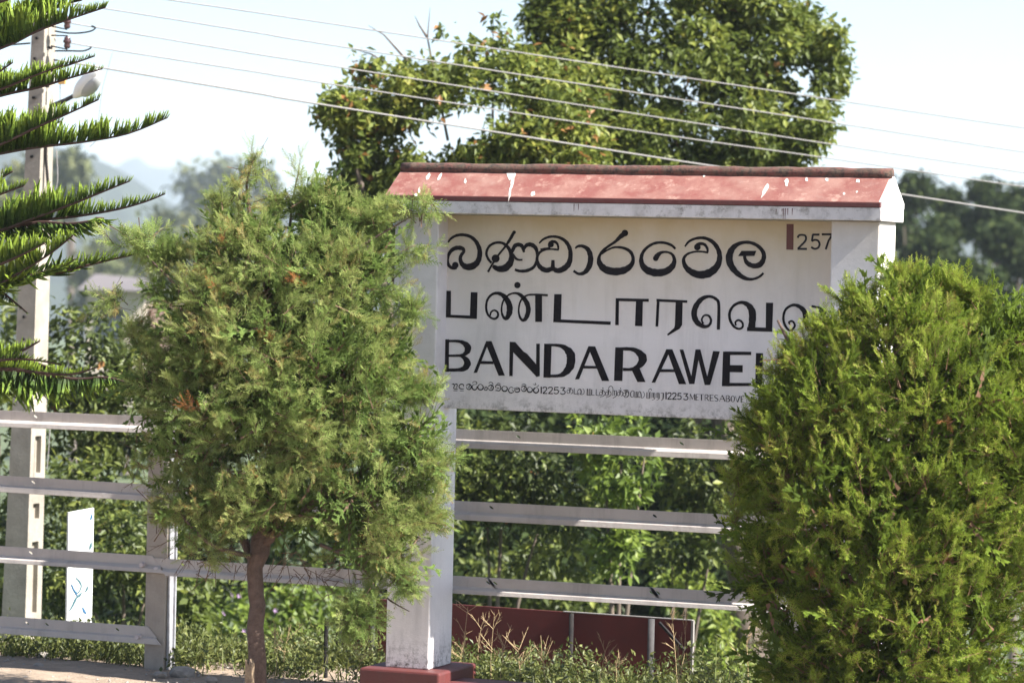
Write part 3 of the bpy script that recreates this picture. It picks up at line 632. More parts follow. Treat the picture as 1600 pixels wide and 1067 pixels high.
# loose jumper loops and cables on the pole
def cable(pts, r, name, mat, parent, n=6):
    m = MB(); q = catmull([(*p, 0) for p in pts], 6); m.tube([onY(p[0], p[1], PYI) for p in q], r, n); return m.build(name, mat, parent, smooth=True)
cable([(86, 49), (105, 52), (125, 52), (142, 49), (149, 44), (143, 41)], .0055, 'cable', M['darkmetal'], pole)
cable([(86, 80), (110, 80), (130, 80), (141, 76), (142, 73)], .0055, 'cable', M['darkmetal'], pole)
cable([(72, 225), (72, 250), (75, 290), (77, 335)], .011, 'cable', M['darkmetal'], pole)
cable([(88, 235), (90, 275), (87, 300), (82, 330)], .004, 'cable', M['wire'], pole)
cable([(176, 82), (168, 110), (160, 140), (155, 180), (152, 215), (140, 230)], .002, 'cable', M['wire'], pole)
cable([(94, 120), (94, 160), (93, 210)], .003, 'cable', M['wire'], pole)
cable([(78, 667), (76, 700), (73, 735)], .004, 'cable', M['wire'], pole)
m = MB(); a = onY(92, 123, PYI); b = onY(103, 132, PYI); m.box((a[0], PYI-.01, b[2]), (b[0], PYI+.01, a[2])); m.build('junction_tag', simple('orange_tag', (.75, .42, .12), .5), pole, .002)
m = MB(); m.tube([onY(-120, 80, PYI), onY(-40, 75, PYI), onY(47, 68, PYI)], .006, 6); m.build('stay_wire', M['darkmetal'], pole)
# street lamp head on an arm
lamp = empty('street_lamp', onY(84, 150, PY+.05), 'white oval street lamp head tilted on an arm from the utility pole', 'lamp')
c0, c1 = onY(116, 152, PYI-.02), onY(156, 108, PYI-.14)
m = MB(); q = [c0+(c1-c0)*t for t in np.linspace(0, 1, 11)]; m.tube(q, [.014, .030, .042, .050, .054, .055, .053, .047, .038, .025, .006], 14); m.build('hood', M['lamp'], lamp, smooth=True)
m = MB(); dn = np.array([.02, 0, -.028]); q = [c0+(c1-c0)*t+dn for t in np.linspace(.2, .9, 8)]; m.tube(q, [.01, .035, .046, .05, .05, .045, .034, .01], 12); m.build('lens', simple('lamp_lens', (.35, .36, .36), .15), lamp, smooth=True)
m = MB(); m.tube([onY(84, 165, PYI), (onY(100, 158, PYI)), c0+(c1-c0)*.1], [.018, .016, .014], 8); m.build('arm', M['pipe'], lamp, smooth=True)

# overhead wires
def wire(pts, r, label):
    D0 = depth(onY(85, 60, PYI)); m = MB(); q = catmull([(*p, 0) for p in pts], 8)
    P = []
    for p in q: P.append(at(p[0], p[1], D0 + (p[0]-85)*.0022))
    m.tube(P, r, 6); o = m.build('overhead_wire', M['wire'], None, smooth=True)
    return tag(o, label, 'wire', 'overhead wires crossing the sky')
wire([(80, -27), (170, -13), (262, 0), (480, 32), (960, 105), (1340, 162), (1600, 200), (1900, 240)], .0048, 'topmost of the five overhead wires, leaving the picture top near the left')
wire([(80, 2), (165, 14), (400, 51.5), (480, 65), (960, 140), (1340, 198), (1600, 238), (1900, 282)], .0048, 'second overhead wire from the top, under the topmost one')
wire([(108, 36), (160, 45), (400, 85), (480, 97.5), (960, 173), (1340, 232), (1600, 270), (1900, 312)], .0048, 'middle overhead wire, tied to the upper brown insulator')
wire([(108, 67), (160, 76), (400, 113), (480, 126), (960, 200), (1340, 254), (1600, 292), (1900, 333)], .0048, 'fourth overhead wire, tied to the lower brown insulator')
wire([(84, 94), (159, 106), (400, 146), (480, 160), (960, 236), (1125, 261.5), (1410, 304), (1600, 333), (1900, 378)], .0066, 'lowest overhead wire, passing behind the red coping of the sign')

# white leaning panel behind the fence
YP = 1.3
pa = onY(105, 800, YP); pb_b = onY(105, 1010, YP)
pan = empty('display_panel', (pa[0], YP, pb_b[2]), 'narrow white printed panel with faint blue strokes standing behind the left fence', 'panel')
xp = pa[0]; fr = onX(147, 793, xp+.012)
y1_ = fr[1]
m = MB(); zb_ = pb_b[2]-.1
m.add([(xp, YP, zb_), (xp+.012, YP, zb_), (xp+.012, y1_, zb_), (xp, y1_, zb_), (xp, YP, pa[2]), (xp+.012, YP, pa[2]), (xp+.012, y1_, fr[2]), (xp, y1_, fr[2])], [(0,3,2,1),(4,5,6,7),(0,1,5,4),(1,2,6,5),(2,3,7,6),(3,0,4,7)])
m.build('sheet', M['whiteboard'], pan, .001)
def printed(pts, mat, k):
    q = catmull(pts, 4); x = xp+.0135+.0004*k; Lf, Rt = [], []
    for i, p in enumerate(q):
        t = q[min(i+1, len(q)-1)][:2]-q[max(i-1, 0)][:2]; t /= np.linalg.norm(t)+1e-9; nn = np.array([-t[1], t[0]])*(p[2]*.8+.8)/2
        Lf.append(onX(*(p[:2]+nn), x)); Rt.append(onX(*(p[:2]-nn), x))
    m = MB(); n = len(q); m.add(Lf+Rt, [(i, i+1, n+i+1, n+i) for i in range(n-1)]); m.build('print_stroke', mat, pan)
for k, (pts, mt) in enumerate([([(118,902,1),(124,908,3),(127,916,2),(122,926,2),(116,922,1)], 'tealprint'), ([(108,955,1),(114,945,3),(118,935,2),(124,930,4),(128,925,1)], 'tealprint'), ([(112,950,1),(118,938,2),(121,931,1)], 'tealprint'), ([(129,948,1),(132,955,4),(135,958,1)], 'blueprint'), ([(133,925,1),(136,920,3),(137,915,1)], 'tealprint'), ([(142,812,1),(143,808,3),(144,803,1)], 'blueprint'), ([(140,858,1),(142,853,4),(143,847,1)], 'tealprint'), ([(112,912,1),(115,920,2),(121,930,1)], 'blueprint')]): printed(pts, M[mt], k)

# maroon hoarding seen from behind
YH = 1.5
hb0, hb1 = onY(526, 931, YH), onY(1083, 969, YH)
hd = empty('hoarding', ((hb0[0]+hb1[0])/2, YH, GZ), 'back of a low maroon hoarding standing behind the rail fence below the sign', 'hoarding')
def hz(x): t = (x-hb0[0])/(hb1[0]-hb0[0]); return hb0[2]+(hb1[2]-hb0[2])*t
joints = [onY(p, 950, YH)[0] for p in (526, 700, 893, 1019, 1082)]
for a, b in zip(joints[:-1], joints[1:]):
    m = MB(); a_, b_ = a+.004, b-.004
    m.prism([(a_, YH, GZ-.5), (b_, YH, GZ-.5), (b_, YH, hz(b_)), (a_, YH, hz(a_))], (0, .012, 0)); m.build('panel', M['hoard'], hd, .001)
m = MB(); xm = onY(880, 960, YH)[0]; m.prism([(xm, YH-.006, hz(xm)-.002), (joints[-1], YH-.006, hz(joints[-1])-.002), (joints[-1], YH-.006, hz(joints[-1])+.003), (xm, YH-.006, hz(xm)+.003)], (0, .025, 0)); m.build('top_edge', M['hoardedge'], hd)
m = MB(); m.box((joints[-1]-.003, YH-.008, GZ-.4), (joints[-1]+.010, YH+.016, hz(joints[-1]))); m.build('side_edge', M['hoardedge'], hd)
for px, mt, w2 in ((531, 'darkmetal', .022), (583, 'pipe', .014), (893, 'darkmetal', .014), (1018, 'pipe', .020)):
    c = onY(px, 960, YH-.03); m = MB(); m.tube([(c[0], YH-.03, GZ-.4), (c[0], YH-.03, hz(c[0])-.004)], w2, 10); m.build('prop_post', M[mt], hd, smooth=True)
a, b = onY(1030, 972, YH-.02), onY(1070, 1016, YH-.02); m = MB(); m.tube([a, b], .010, 6); m.build('brace', M['darkmetal'], hd)
a = onY(511, 965, .6); m = MB(); m.tube([(a[0], .6, GZ-.1), (a[0]-.004, .6, a[2]-.1), (a[0], .6, a[2])], [.013, .012, .014], 8)
tag(m.build('iron_stake', M['darkmetal'], None), 'short dark iron stake in the weeds between the tree trunk and the plinth', 'stake')

# ------------------------------------------------------------------ foliage makers
def tri_arrays(tris):
    V = np.array(tris, np.float32).reshape(-1, 3); return V
def spray_template(seed, dense=1.0, wk=1.5, tert=True):
    r = np.random.default_rng(seed); T = []; K = []
    def rib(a, b, w0, side, tint):
        a = np.array(a); b = np.array(b); s = np.array(side); w0 = w0*wk; T.append([a-s*w0, a+s*w0, b]); K.append(tint)
    n = int(11*dense); bend = r.uniform(-.12, .12)
    ax = lambda t: np.array([bend*t*t, .05*math.sin(t*3), t])
    for i in range(4): rib(ax(i/4), ax((i+1.15)/4), .016*(1-i*.15), (1, 0, 0), .3 if i > 1 else 2.0)
    for i in range(n):
        t = .08+.88*i/(n-1); sgn = 1 if i % 2 else -1
        ln = (.46*(1-.75*t)+.05)*r.uniform(.75, 1.15); an = R(r.uniform(38, 55)); yo = r.uniform(-.35, .35)
        d = np.array([sgn*math.sin(an), yo, math.cos(an)]); d /= np.linalg.norm(d); p = ax(t)
        side = np.cross(d, [0, 1, 0]); side /= np.linalg.norm(side)
        e = p+d*ln; rib(p, e, .017, side, .5)
        for j in range(3 if t < .7 else 2):
            u = .25+.27*j; q = p+d*ln*u; s2 = 1 if (j+i) % 2 else -1
            d2 = d*.75+side*s2*.62+np.array([0, r.uniform(-.3, .3), 0]); d2 /= np.linalg.norm(d2)
            rib(q, q+d2*ln*(.42-.1*j)+0, .015, side*.8+np.array([0, .4, 0]), .8)
            if tert and t < .6 and j < 2:
                q2 = q+d2*ln*.18; d3 = d2*.8-side*s2*.5; rib(q2, q2+d3*ln*.22, .013, d, .9)
    for k in range(2): rib(ax(.93), ax(1.0)+np.array([(k-.5)*.08, 0, .07]), .014, (1, 0, 0), .9)
    return np.array(T), np.array(K)     # (T,3,3), (T,)
SPR = [spray_template(s, 1.0, 1.35) for s in range(6)]
SPB = [spray_template(s+20, .85, 2.0, False) for s in range(6)]
SPC = [spray_template(s+40, .8, 2.6, False) for s in range(4)]
def basis(z, roll):
    """rotation matrices (N,3,3) whose third column is z, spun by roll"""
    z = z/np.linalg.norm(z, axis=1, keepdims=True); a = np.where(np.abs(z[:, 2:3]) < .95, np.array([[0, 0, 1.]]), np.array([[1., 0, 0]]))
    x = np.cross(a, z); x /= np.linalg.norm(x, axis=1, keepdims=True); y = np.cross(z, x)
    c, s = np.cos(roll)[:, None], np.sin(roll)[:, None]
    return np.stack([x*c+y*s, -x*s+y*c, z], 2)
def place(templates, pos_, dirs, scale, tint, which=None, roll=None, kk=.22):
    """instances of triangle templates -> big vertex array and tint array"""
    N = len(pos_); which = rng.integers(0, len(templates), N) if which is None else which
    roll = rng.uniform(0, 6.28, N) if roll is None else roll
    Vs, Ts = [], []
    Bm = basis(dirs, roll)
    for k, (T, K) in enumerate(templates):
        s = which == k
        if not s.any(): continue
        v = np.einsum('nij,tcj->ntci', Bm[s]*scale[s][:, None, None], T)+pos_[s][:, None, None, :]
        tt = np.where(K[None, :] > 1.5, 2.0, np.clip(tint[s][:, None]+(K[None, :]-.5)*kk, 0, .9999)); red = tint[s] > .98
        tt = np.where(red[:, None] & (K[None, :] < 1.5), 1.0, tt)
        Vs.append(v.reshape(-1, 3)); Ts.append(np.repeat(tt.reshape(-1), 3))
    return np.concatenate(Vs), np.concatenate(Ts)
def tri_obj(name, V, T, mat, parent, kind='stuff'):
    F = np.arange(len(V), dtype=np.int32).reshape(-1, 3)
    return link(name, fast_mesh(name, V, F, [mat], tint=T), parent, kind)
def blob_points(blobs, n, rmin=.55, face=.6, seed=1, power=.6):
    """blobs: (px,py,D,rx_px,ry_px,rd_m).  points in the blobs' outer shells, with outward normals"""
    r = np.random.default_rng(seed); ar = np.array([b[3]*b[4] for b in blobs], float)**.85; pr = ar/ar.sum()
    k = r.choice(len(blobs), n, p=pr); d = r.normal(size=(n, 3)); d /= np.linalg.norm(d, axis=1, keepdims=True)
    # axes: rt, up, fw ; bias towards the viewer's side so the back is thinner
    flip = (d[:, 2] > 0) & (r.random(n) < face); d[flip, 2] *= -1
    rad = rmin+(1-rmin)*r.random(n)**power
    B = np.array(blobs, float)[k]; px2m = B[:, 2]/FPX
    C = np.array([at(b[0], b[1], b[2]) for b in B]) if n < 50 else (CAM+B[:, 2:3]*(fw+(B[:, 0:1]-800)/FPX*rt-(B[:, 1:2]-533.5)/FPX*up))
    S = np.stack([B[:, 3]*px2m, B[:, 4]*px2m, B[:, 5]], 1)
    loc = d*S*rad[:, None]; P = C+loc[:, :1]*rt+loc[:, 1:2]*up+loc[:, 2:3]*fw
    nl = d/S; nl /= np.linalg.norm(nl, axis=1, keepdims=True); Nn = nl[:, :1]*rt+nl[:, 1:2]*up+nl[:, 2:3]*fw
    return P, Nn, rad
def conifer_crown(name, blobs, nplume, mat, parent, plen=.24, slen=.085, nspray=11, upb=.35, seed=1, rmin=.5, droop=0, brown=.012, spread=.75, tintc=.5, tmpl=None, core=0, core_s=.24):
    r = np.random.default_rng(seed)
    P, Nn, rad = blob_points(blobs, nplume, rmin, .72, seed, .55)
    # clumping: drop plumes where a coarse field is low, so hollows open up
    fld = fbm(P[:, 0]*6+P[:, 1]*2, P[:, 2]*6-P[:, 1]*3, seed+3, 2, 1.0)
    keep = r.random(len(P)) < np.clip(.78+fld*.5, .28, 1); P, Nn, rad, fld = P[keep], Nn[keep], rad[keep], fld[keep]
    cz = (P-CAM)@fw; X_ = 800+FPX*((P-CAM)@rt)/cz; Y_ = 533.5-FPX*((P-CAM)@up)/cz
    ok = ((X_ < 1650) & (Y_ < 1100)) | (r.random(len(P)) < .3); P, Nn, rad, fld = P[ok], Nn[ok], rad[ok], fld[ok]
    n = len(P)
    ax = Nn*.8+np.array([0, 0, upb])+r.normal(size=(n, 3))*.38; ax /= np.linalg.norm(ax, axis=1, keepdims=True)
    ln = plen*r.uniform(.55, 1.25, n)*np.clip(.75+fld*.35, .6, 1.25)
    pos_, dr, sc_, ti = [], [], [], []
    tint0 = np.clip(tintc+fld*.10+r.normal(size=n)*.12, .05, .88); deadp = r.random(n) < brown
    for j in range(nspray):
        t = (j+.5)/nspray; a = 2.4*j+r.uniform(0, 6.28, n)
        Bm = basis(ax, a); side = Bm[:, :, 0]
        d = ax*(1-spread*.55*(1-t*.6))+side*spread*(1-.55*t)+np.array([0, 0, -droop*(1-t)]); 
        base = P+ax*(ln*(t-.55))[:, None]
        base = base+np.array([0, 0, -1])*(.10*ln*t*t)[:, None]*(1 if droop else 0)
        pos_.append(base); dr.append(d); sc_.append(slen*(1.15-.5*t)*r.uniform(.75, 1.25, n))
        ti.append(np.where(deadp & (r.random(n) < .8), .999, np.clip(tint0+(t-.5)*.25+r.normal(size=n)*.07, .02, .93)))
    V, T = place(tmpl or SPR, np.concatenate(pos_), np.concatenate(dr), np.concatenate(sc_), np.concatenate(ti))
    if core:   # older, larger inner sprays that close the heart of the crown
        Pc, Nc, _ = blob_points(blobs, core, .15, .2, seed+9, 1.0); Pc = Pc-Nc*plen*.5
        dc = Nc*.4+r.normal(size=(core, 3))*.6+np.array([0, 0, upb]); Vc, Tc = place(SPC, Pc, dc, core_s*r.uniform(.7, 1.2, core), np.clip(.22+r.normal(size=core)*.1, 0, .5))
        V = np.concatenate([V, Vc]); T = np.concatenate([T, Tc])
    # plume stems
    e = P+ax*(ln*.4)[:, None]; s_ = P-ax*(ln*.75)[:, None]; sd = basis(ax, r.uniform(0, 6, n))[:, :, 0]*.0028
    ST = np.stack([s_-sd, s_+sd, e], 1).reshape(-1, 3)
    V = np.concatenate([V, ST]); T = np.concatenate([T, np.full(len(ST), 2.0)])
    return tri_obj(name, V, T, mat, parent)
def limbs(name, paths, mat, parent, n=7):
    for pts, rad in paths:
        m = MB(); q = [a[:3] for a in catmull([(*p,) for p in pts], 4)]; rr = np.interp(np.linspace(0, 1, len(q)), np.linspace(0, 1, len(rad)), rad)
        q = [p+np.array([random.uniform(-1, 1), random.uniform(-1, 1), 0])*rr[i]*.18 for i, p in enumerate(q)]
        m.tube(q, list(rr), n); m.build(name, mat, parent, smooth=True)

# ------------------------------------------------------------------ left juniper
DJ = 16.45
jun = empty('juniper_tree', at(403, 1100, DJ), 'feathery light green juniper tree on a bare brown trunk, left of the sign', 'tree')
J = lambda px, py, dd=0: at(px, py, DJ+dd)
limbs('trunk', [([J(404, 1120), J(400, 1000), J(402, 930), J(400, 885), J(408, 850, .02), J(420, 760, .05), J(440, 640, .05), J(430, 500), J(400, 380), J(385, 290), J(402, 238)], [.052, .043, .040, .041, .052, .044, .034, .024, .014, .006, .002])], M['bark'], jun, 12)
br_ = [([J(398, 885), J(370, 820, .1), J(320, 740, .15), J(270, 640, .15)], [.026, .02, .012, .005]), ([J(412, 850), J(470, 800, -.1), J(560, 740, -.15), J(640, 680, -.1)], [.028, .022, .014, .006]),
       ([J(415, 800), J(500, 700, .1), J(560, 560, .1), J(590, 430, .1)], [.026, .02, .014, .005]), ([J(430, 700), J(350, 600, -.1), J(300, 480, -.15), J(230, 400, -.1)], [.022, .017, .010, .004]),
       ([J(440, 620), J(500, 520, -.2), J(520, 420, -.2), J(640, 340, -.1)], [.02, .016, .01, .003]), ([J(430, 540), J(450, 420), J(455, 330), J(468, 262)], [.018, .012, .007, .002]), ([J(500, 850, -.2), J(560, 880, -.2), J(600, 930, -.2), J(640, 955, -.2)], [.01, .007, .005, .002]),
       ([J(398, 870), J(330, 850, -.2), J(280, 800, -.2), J(240, 740, -.1)], [.014, .01, .006, .002])]
limbs('branch', br_, M['bark'], jun, 6)
jb = [(455, 560, DJ, 180, 180, .55), (400, 640, DJ-.05, 160, 160, .5), (530, 620, DJ-.05, 118, 165, .45), (440, 430, DJ, 150, 95, .42), (545, 425, DJ, 88, 80, .34), (330, 520, DJ, 90, 130, .38),
      (560, 780, DJ-.1, 130, 95, .42), (430, 790, DJ-.05, 120, 75, .42), (300, 690, DJ, 75, 130, .35), (640, 710, DJ-.1, 62, 80, .25), (330, 790, DJ-.05, 70, 60, .3), (600, 860, DJ-.15, 60, 45, .2),
      (250, 600, DJ, 40, 90, .25), (595, 560, DJ-.1, 50, 55, .25), (500, 350, DJ, 60, 55, .2), (370, 375, DJ, 60, 50, .2)]
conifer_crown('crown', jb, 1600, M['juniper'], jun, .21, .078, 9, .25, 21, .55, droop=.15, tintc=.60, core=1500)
# arms, leaders and the low hanging spray that break the outline
arms = [(215, 370, DJ, 50, 18, .08), (260, 400, DJ, 40, 24, .10), (185, 468, DJ, 34, 12, .06), (640, 328, DJ-.1, 52, 12, .07), (590, 345, DJ-.1, 40, 22, .1), (650, 388, DJ-.12, 36, 14, .07), (640, 480, DJ-.1, 28, 16, .08),
        (650, 610, DJ-.1, 46, 30, .12), (690, 715, DJ-.15, 42, 22, .10), (660, 800, DJ-.15, 34, 40, .12), (628, 900, DJ-.2, 24, 30, .08), (560, 965, DJ-.2, 30, 34, .10), (620, 962, DJ-.22, 40, 12, .06), (580, 1005, DJ-.2, 22, 22, .08), (600, 940, DJ-.2, 30, 18, .08),
        (350, 320, DJ, 20, 22, .07), (388, 268, DJ, 9, 16, .04), (374, 295, DJ, 14, 18, .05), (432, 315, DJ, 22, 30, .08), (466, 278, DJ, 8, 14, .04), (480, 310, DJ, 26, 25, .08), (520, 320, DJ, 30, 22, .08), (560, 335, DJ, 30, 22, .08), (345, 330, DJ, 10, 22, .04), (398, 246, DJ, 6, 8, .02), (215, 520, DJ, 20, 24, .1), (205, 600, DJ, 24, 30, .1), (230, 680, DJ, 26, 40, .12), (250, 440, DJ, 30, 24, .1), (300, 400, DJ, 36, 26, .1), (675, 440, DJ-.1, 20, 10, .05), (660, 540, DJ-.1, 26, 14, .06), (590, 385, DJ-.1, 30, 24, .1), (615, 430, DJ-.1, 18, 18, .07), (700, 760, DJ-.15, 20, 16, .06), (330, 860, DJ-.1, 26, 16, .1), (480, 870, DJ-.1, 40, 16, .12), (250, 800, DJ-.05, 24, 24, .1)]
conifer_crown('crown_tips', arms, 480, M['juniper'], jun, .20, .085, 11, .3, 22, .1, droop=.1, tintc=.62, brown=.0)
sh_b = [(b[0], b[1], b[2], b[3]*1.02, b[4]*1.02, b[5]*1.02) for b in jb]
conifer_crown('shoots', sh_b, 330, M['juniper'], jun, .36, .070, 13, .3, 25, .97, droop=.12, tintc=.72, brown=.0, spread=.62)
low = [(560, 965, DJ-.25, 34, 30, .10), (585, 940, DJ-.25, 26, 22, .10), (625, 962, DJ-.3, 26, 9, .05), (545, 1000, DJ-.2, 22, 22, .08), (590, 1000, DJ-.2, 18, 18, .08), (525, 955, DJ-.2, 14, 18, .08)]
conifer_crown('low_spray', low, 110, M['juniper'], jun, .17, .075, 10, -.1, 26, .1, droop=.3, tintc=.55, brown=.0)
# bare dead twigs under the crown
def twigs(name, pts, parent, mat, seed, ln=.16, dn=-.5):
    r = np.random.default_rng(seed); V = []
    for P in pts:
        for k in range(9):
            d = r.normal(size=3)*.6+np.array([0, 0, dn]); d /= np.linalg.norm(d); p = P+r.normal(size=3)*.05; L = ln*r.uniform(.5, 1.2)
            s = np.cross(d, fw); s /= np.linalg.norm(s)+1e-9; V.append([p-s*.0022, p+s*.0022, p+d*L])
            for j in range(5):
                q = p+d*L*(.2+.16*j); d2 = d+r.normal(size=3)*.7; d2 /= np.linalg.norm(d2); V.append([q-s*.0014, q+s*.0014, q+d2*L*.35])
    V = np.array(V).reshape(-1, 3); tri_obj(name, V, np.full(len(V), 2.0), mat, parent)
twigs('dead_twigs', [J(*p) for p in [(300, 860), (330, 875), (380, 880), (350, 850), (440, 880), (470, 890), (500, 900), (540, 900), (240, 690), (230, 650), (225, 720), (290, 830), (450, 860), (520, 880), (250, 740), (260, 790), (560, 905)]], jun, M['juniper'], 5)

# ------------------------------------------------------------------ right clipped conifer
DB = 15.3
bush = empty('conifer_bush', at(1420, 1150, DB), 'dense clipped bright green conifer bush hiding the right end of the sign', 'bush')
Bp = lambda px, py, dd=0: at(px, py, DB+dd)
limbs('trunk', [([Bp(1420, 1160), Bp(1425, 1000), Bp(1430, 800), Bp(1425, 600), Bp(1410, 440)], [.07, .055, .045, .03, .008])], M['bark'], bush, 9)
limbs('branch', [([Bp(1425, 900+60*k), Bp(1425+s*110, 830+40*k, .1), Bp(1425+s*210, 740+60*k, .05)], [.025, .018, .006]) for k in (-4, -2, 0, 2) for s in (-1, 1)], M['bark'], bush, 6)
bb = [(1445, 650, DB, 185, 165, .66), (1400, 800, DB, 235, 190, .78), (1430, 960, DB, 250, 190, .82), (1560, 760, DB+.05, 150, 230, .7), (1420, 522, DB, 115, 76, .42), (1303, 638, DB, 104, 104, .5), (1550, 548, DB+.1, 118, 92, .5), (1230, 720, DB-.02, 70, 110, .4), (1210, 900, DB, 70, 90, .4), (1640, 700, DB+.1, 120, 220, .6), (1270, 1030, DB, 80, 80, .4), (1420, 1090, DB, 220, 90, .7)]
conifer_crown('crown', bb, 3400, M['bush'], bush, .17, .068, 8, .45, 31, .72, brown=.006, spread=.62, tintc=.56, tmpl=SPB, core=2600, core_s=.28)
tips = [(1405, 442, DB, 20, 20, .10), (1460, 450, DB, 34, 14, .10), (1505, 455, DB, 40, 22, .12), (1340, 470, DB, 30, 26, .12), (1302, 515, DB-.05, 30, 20, .10), (1262, 545, DB-.05, 20, 18, .08), (1225, 575, DB-.05, 20, 24, .08), (1208, 620, DB-.05, 20, 26, .08), (1180, 660, DB-.05, 18, 30, .08), (1155, 740, DB-.05, 16, 40, .08), (1150, 830, DB-.05, 16, 40, .08), (1590, 492, DB, 34, 22, .12), (1545, 475, DB, 34, 22, .12), (1240, 560, DB-.05, 22, 20, .08), (1205, 640, DB-.05, 18, 26, .08), (1430, 455, DB, 50, 24, .14), (1150, 920, DB, 16, 30, .08)]
conifer_crown('crown_tips', tips, 330, M['bush'], bush, .19, .078, 10, .7, 32, .1, brown=0, spread=.6, tintc=.6, tmpl=SPB)

conifer_crown('shoots', [(b[0], b[1], b[2], b[3]*1.01, b[4]*1.01, b[5]*1.0) for b in bb], 420, M['bush'], bush, .20, .060, 8, .6, 33, .98, brown=.02, spread=.5, tintc=.74, tmpl=SPB)

# ------------------------------------------------------------------ norfolk pine branches at the left edge
DA = 17.0
ar = empty('norfolk_pine', at(-280, 1200, DA), 'norfolk pine at the left edge with long upturned finger-like fronds', 'tree')
Ap = lambda px, py, dd=0: at(px, py, DA+dd)
limbs('trunk', [([Ap(-262, 1300), Ap(-270, 900), Ap(-276, 500), Ap(-284, 100), Ap(-290, -250)], [.13, .115, .10, .085, .06])], M['bark2'], ar, 12)
def finger_t(seed):
    r = np.random.default_rng(seed); T, K = [], []; n = 4; cv = r.uniform(.15, .32)
    c = lambda t: np.array([0, cv*t*t, t]); ps = [c(i/n) for i in range(n+1)]; w_ = [.055, .062, .058, .045, .0]
    for i in range(n):
        for k in range(3):
            a0, a1 = 2*math.pi*k/3, 2*math.pi*(k+1)/3
            f = lambda j, a: ps[j]+w_[j]*np.array([math.cos(a), math.sin(a), 0])
            T.append([f(i, a0), f(i, a1), f(i+1, a1)]); K.append(-.1+.42*i)  # tint lightens from base to tip: shade low on the fingers painted into colour
            if i < n-1: T.append([f(i, a0), f(i+1, a1), f(i+1, a0)]); K.append(-.05+.42*i)
    for i in range(10):   # needle roughness
        t = r.uniform(.1, .95); p = c(t); a = r.uniform(0, 6.28); d = np.array([math.cos(a)*.10, math.sin(a)*.10, .10]); T.append([p-np.array([.02, 0, 0]), p+np.array([.02, 0, 0]), p+d]); K.append(.9)
    return np.array(T), np.array(K)
FT = [finger_t(s) for s in range(5)]
def frond(pts, flen0, dd=0.0, up_=1.0, dens=1.0, lean=.5, tint=.4, seed=1, rows=(-1, 1), width=.35, taper=.8, down=0.0, basel=None):
    flen = flen0*1.45; r = np.random.default_rng(seed)
    q = [np.array(p[:2]) for p in catmull([(*p, 0) for p in pts], 8)]
    P = np.array([Ap(a[0], a[1], dd+.25*(1-i/len(q))) for i, a in enumerate(q)])
    seg_ = np.linalg.norm(np.diff(P, axis=0), axis=1); s = np.concatenate([[0], np.cumsum(seg_)]); L = s[-1]
    n = int(L/.0105*dens); pos_, dr, sc_, ti = [], [], [], []
    for row in rows:
        t = np.sort(r.random(n)); ss = t*L; pp = np.stack([np.interp(ss, s, P[:, k]) for k in range(3)], 1)
        tg = np.stack([np.interp(ss+.03, s, P[:, k])-np.interp(ss-.03, s, P[:, k]) for k in range(3)], 1); tg /= np.linalg.norm(tg, axis=1, keepdims=True)
        upv = np.array([0, 0, 1.]); upv = upv-tg*(tg@upv)[:, None]; upv /= np.linalg.norm(upv, axis=1, keepdims=True); sd = np.cross(tg, upv)
        le = lean+.9*np.clip((t-.82)/.18, 0, 1)
        d = upv*(up_*(1-down)-down)+tg*le[:, None]+sd*row*width*r.uniform(.2, 1.6, (n, 1))+r.normal(size=(n, 3))*.17
        fl = flen/FPX*DA*(1-taper*np.clip((t-.45)/.55, 0, 1)**1.3)*r.uniform(.55, 1.2, n)*(1+.14*np.sin(t*37+seed)+.1*np.sin(t*13+seed*2))
        pos_.append(pp); dr.append(d); sc_.append(fl); ti.append(np.clip(tint+r.normal(size=n)*.1+.25*t, 0, .9))
    pos_, dr, sc_, ti = map(np.concatenate, (pos_, dr, sc_, ti))
    # fingers bend towards the tip: roll so their curve faces along the branch
    V, T = place(FT, pos_, dr, sc_, ti, roll=rng.normal(size=len(pos_))*.5, kk=.55)
    fr_ = MB(); fr_.tube(list(P[::2])+[P[-1]], list(np.linspace(.012, .003, len(P[::2])+1)), 6)
    me_v = np.array(fr_.v); tr = []
    for f in fr_.f:
        for k in range(1, len(f)-1): tr.append([me_v[f[0]], me_v[f[k]], me_v[f[k+1]]])
    tr = np.array(tr).reshape(-1, 3); V = np.concatenate([V, tr]); T = np.concatenate([T, np.full(len(tr), 2.0)])
    return tri_obj('frond', V, T, M['arau'], ar, None)
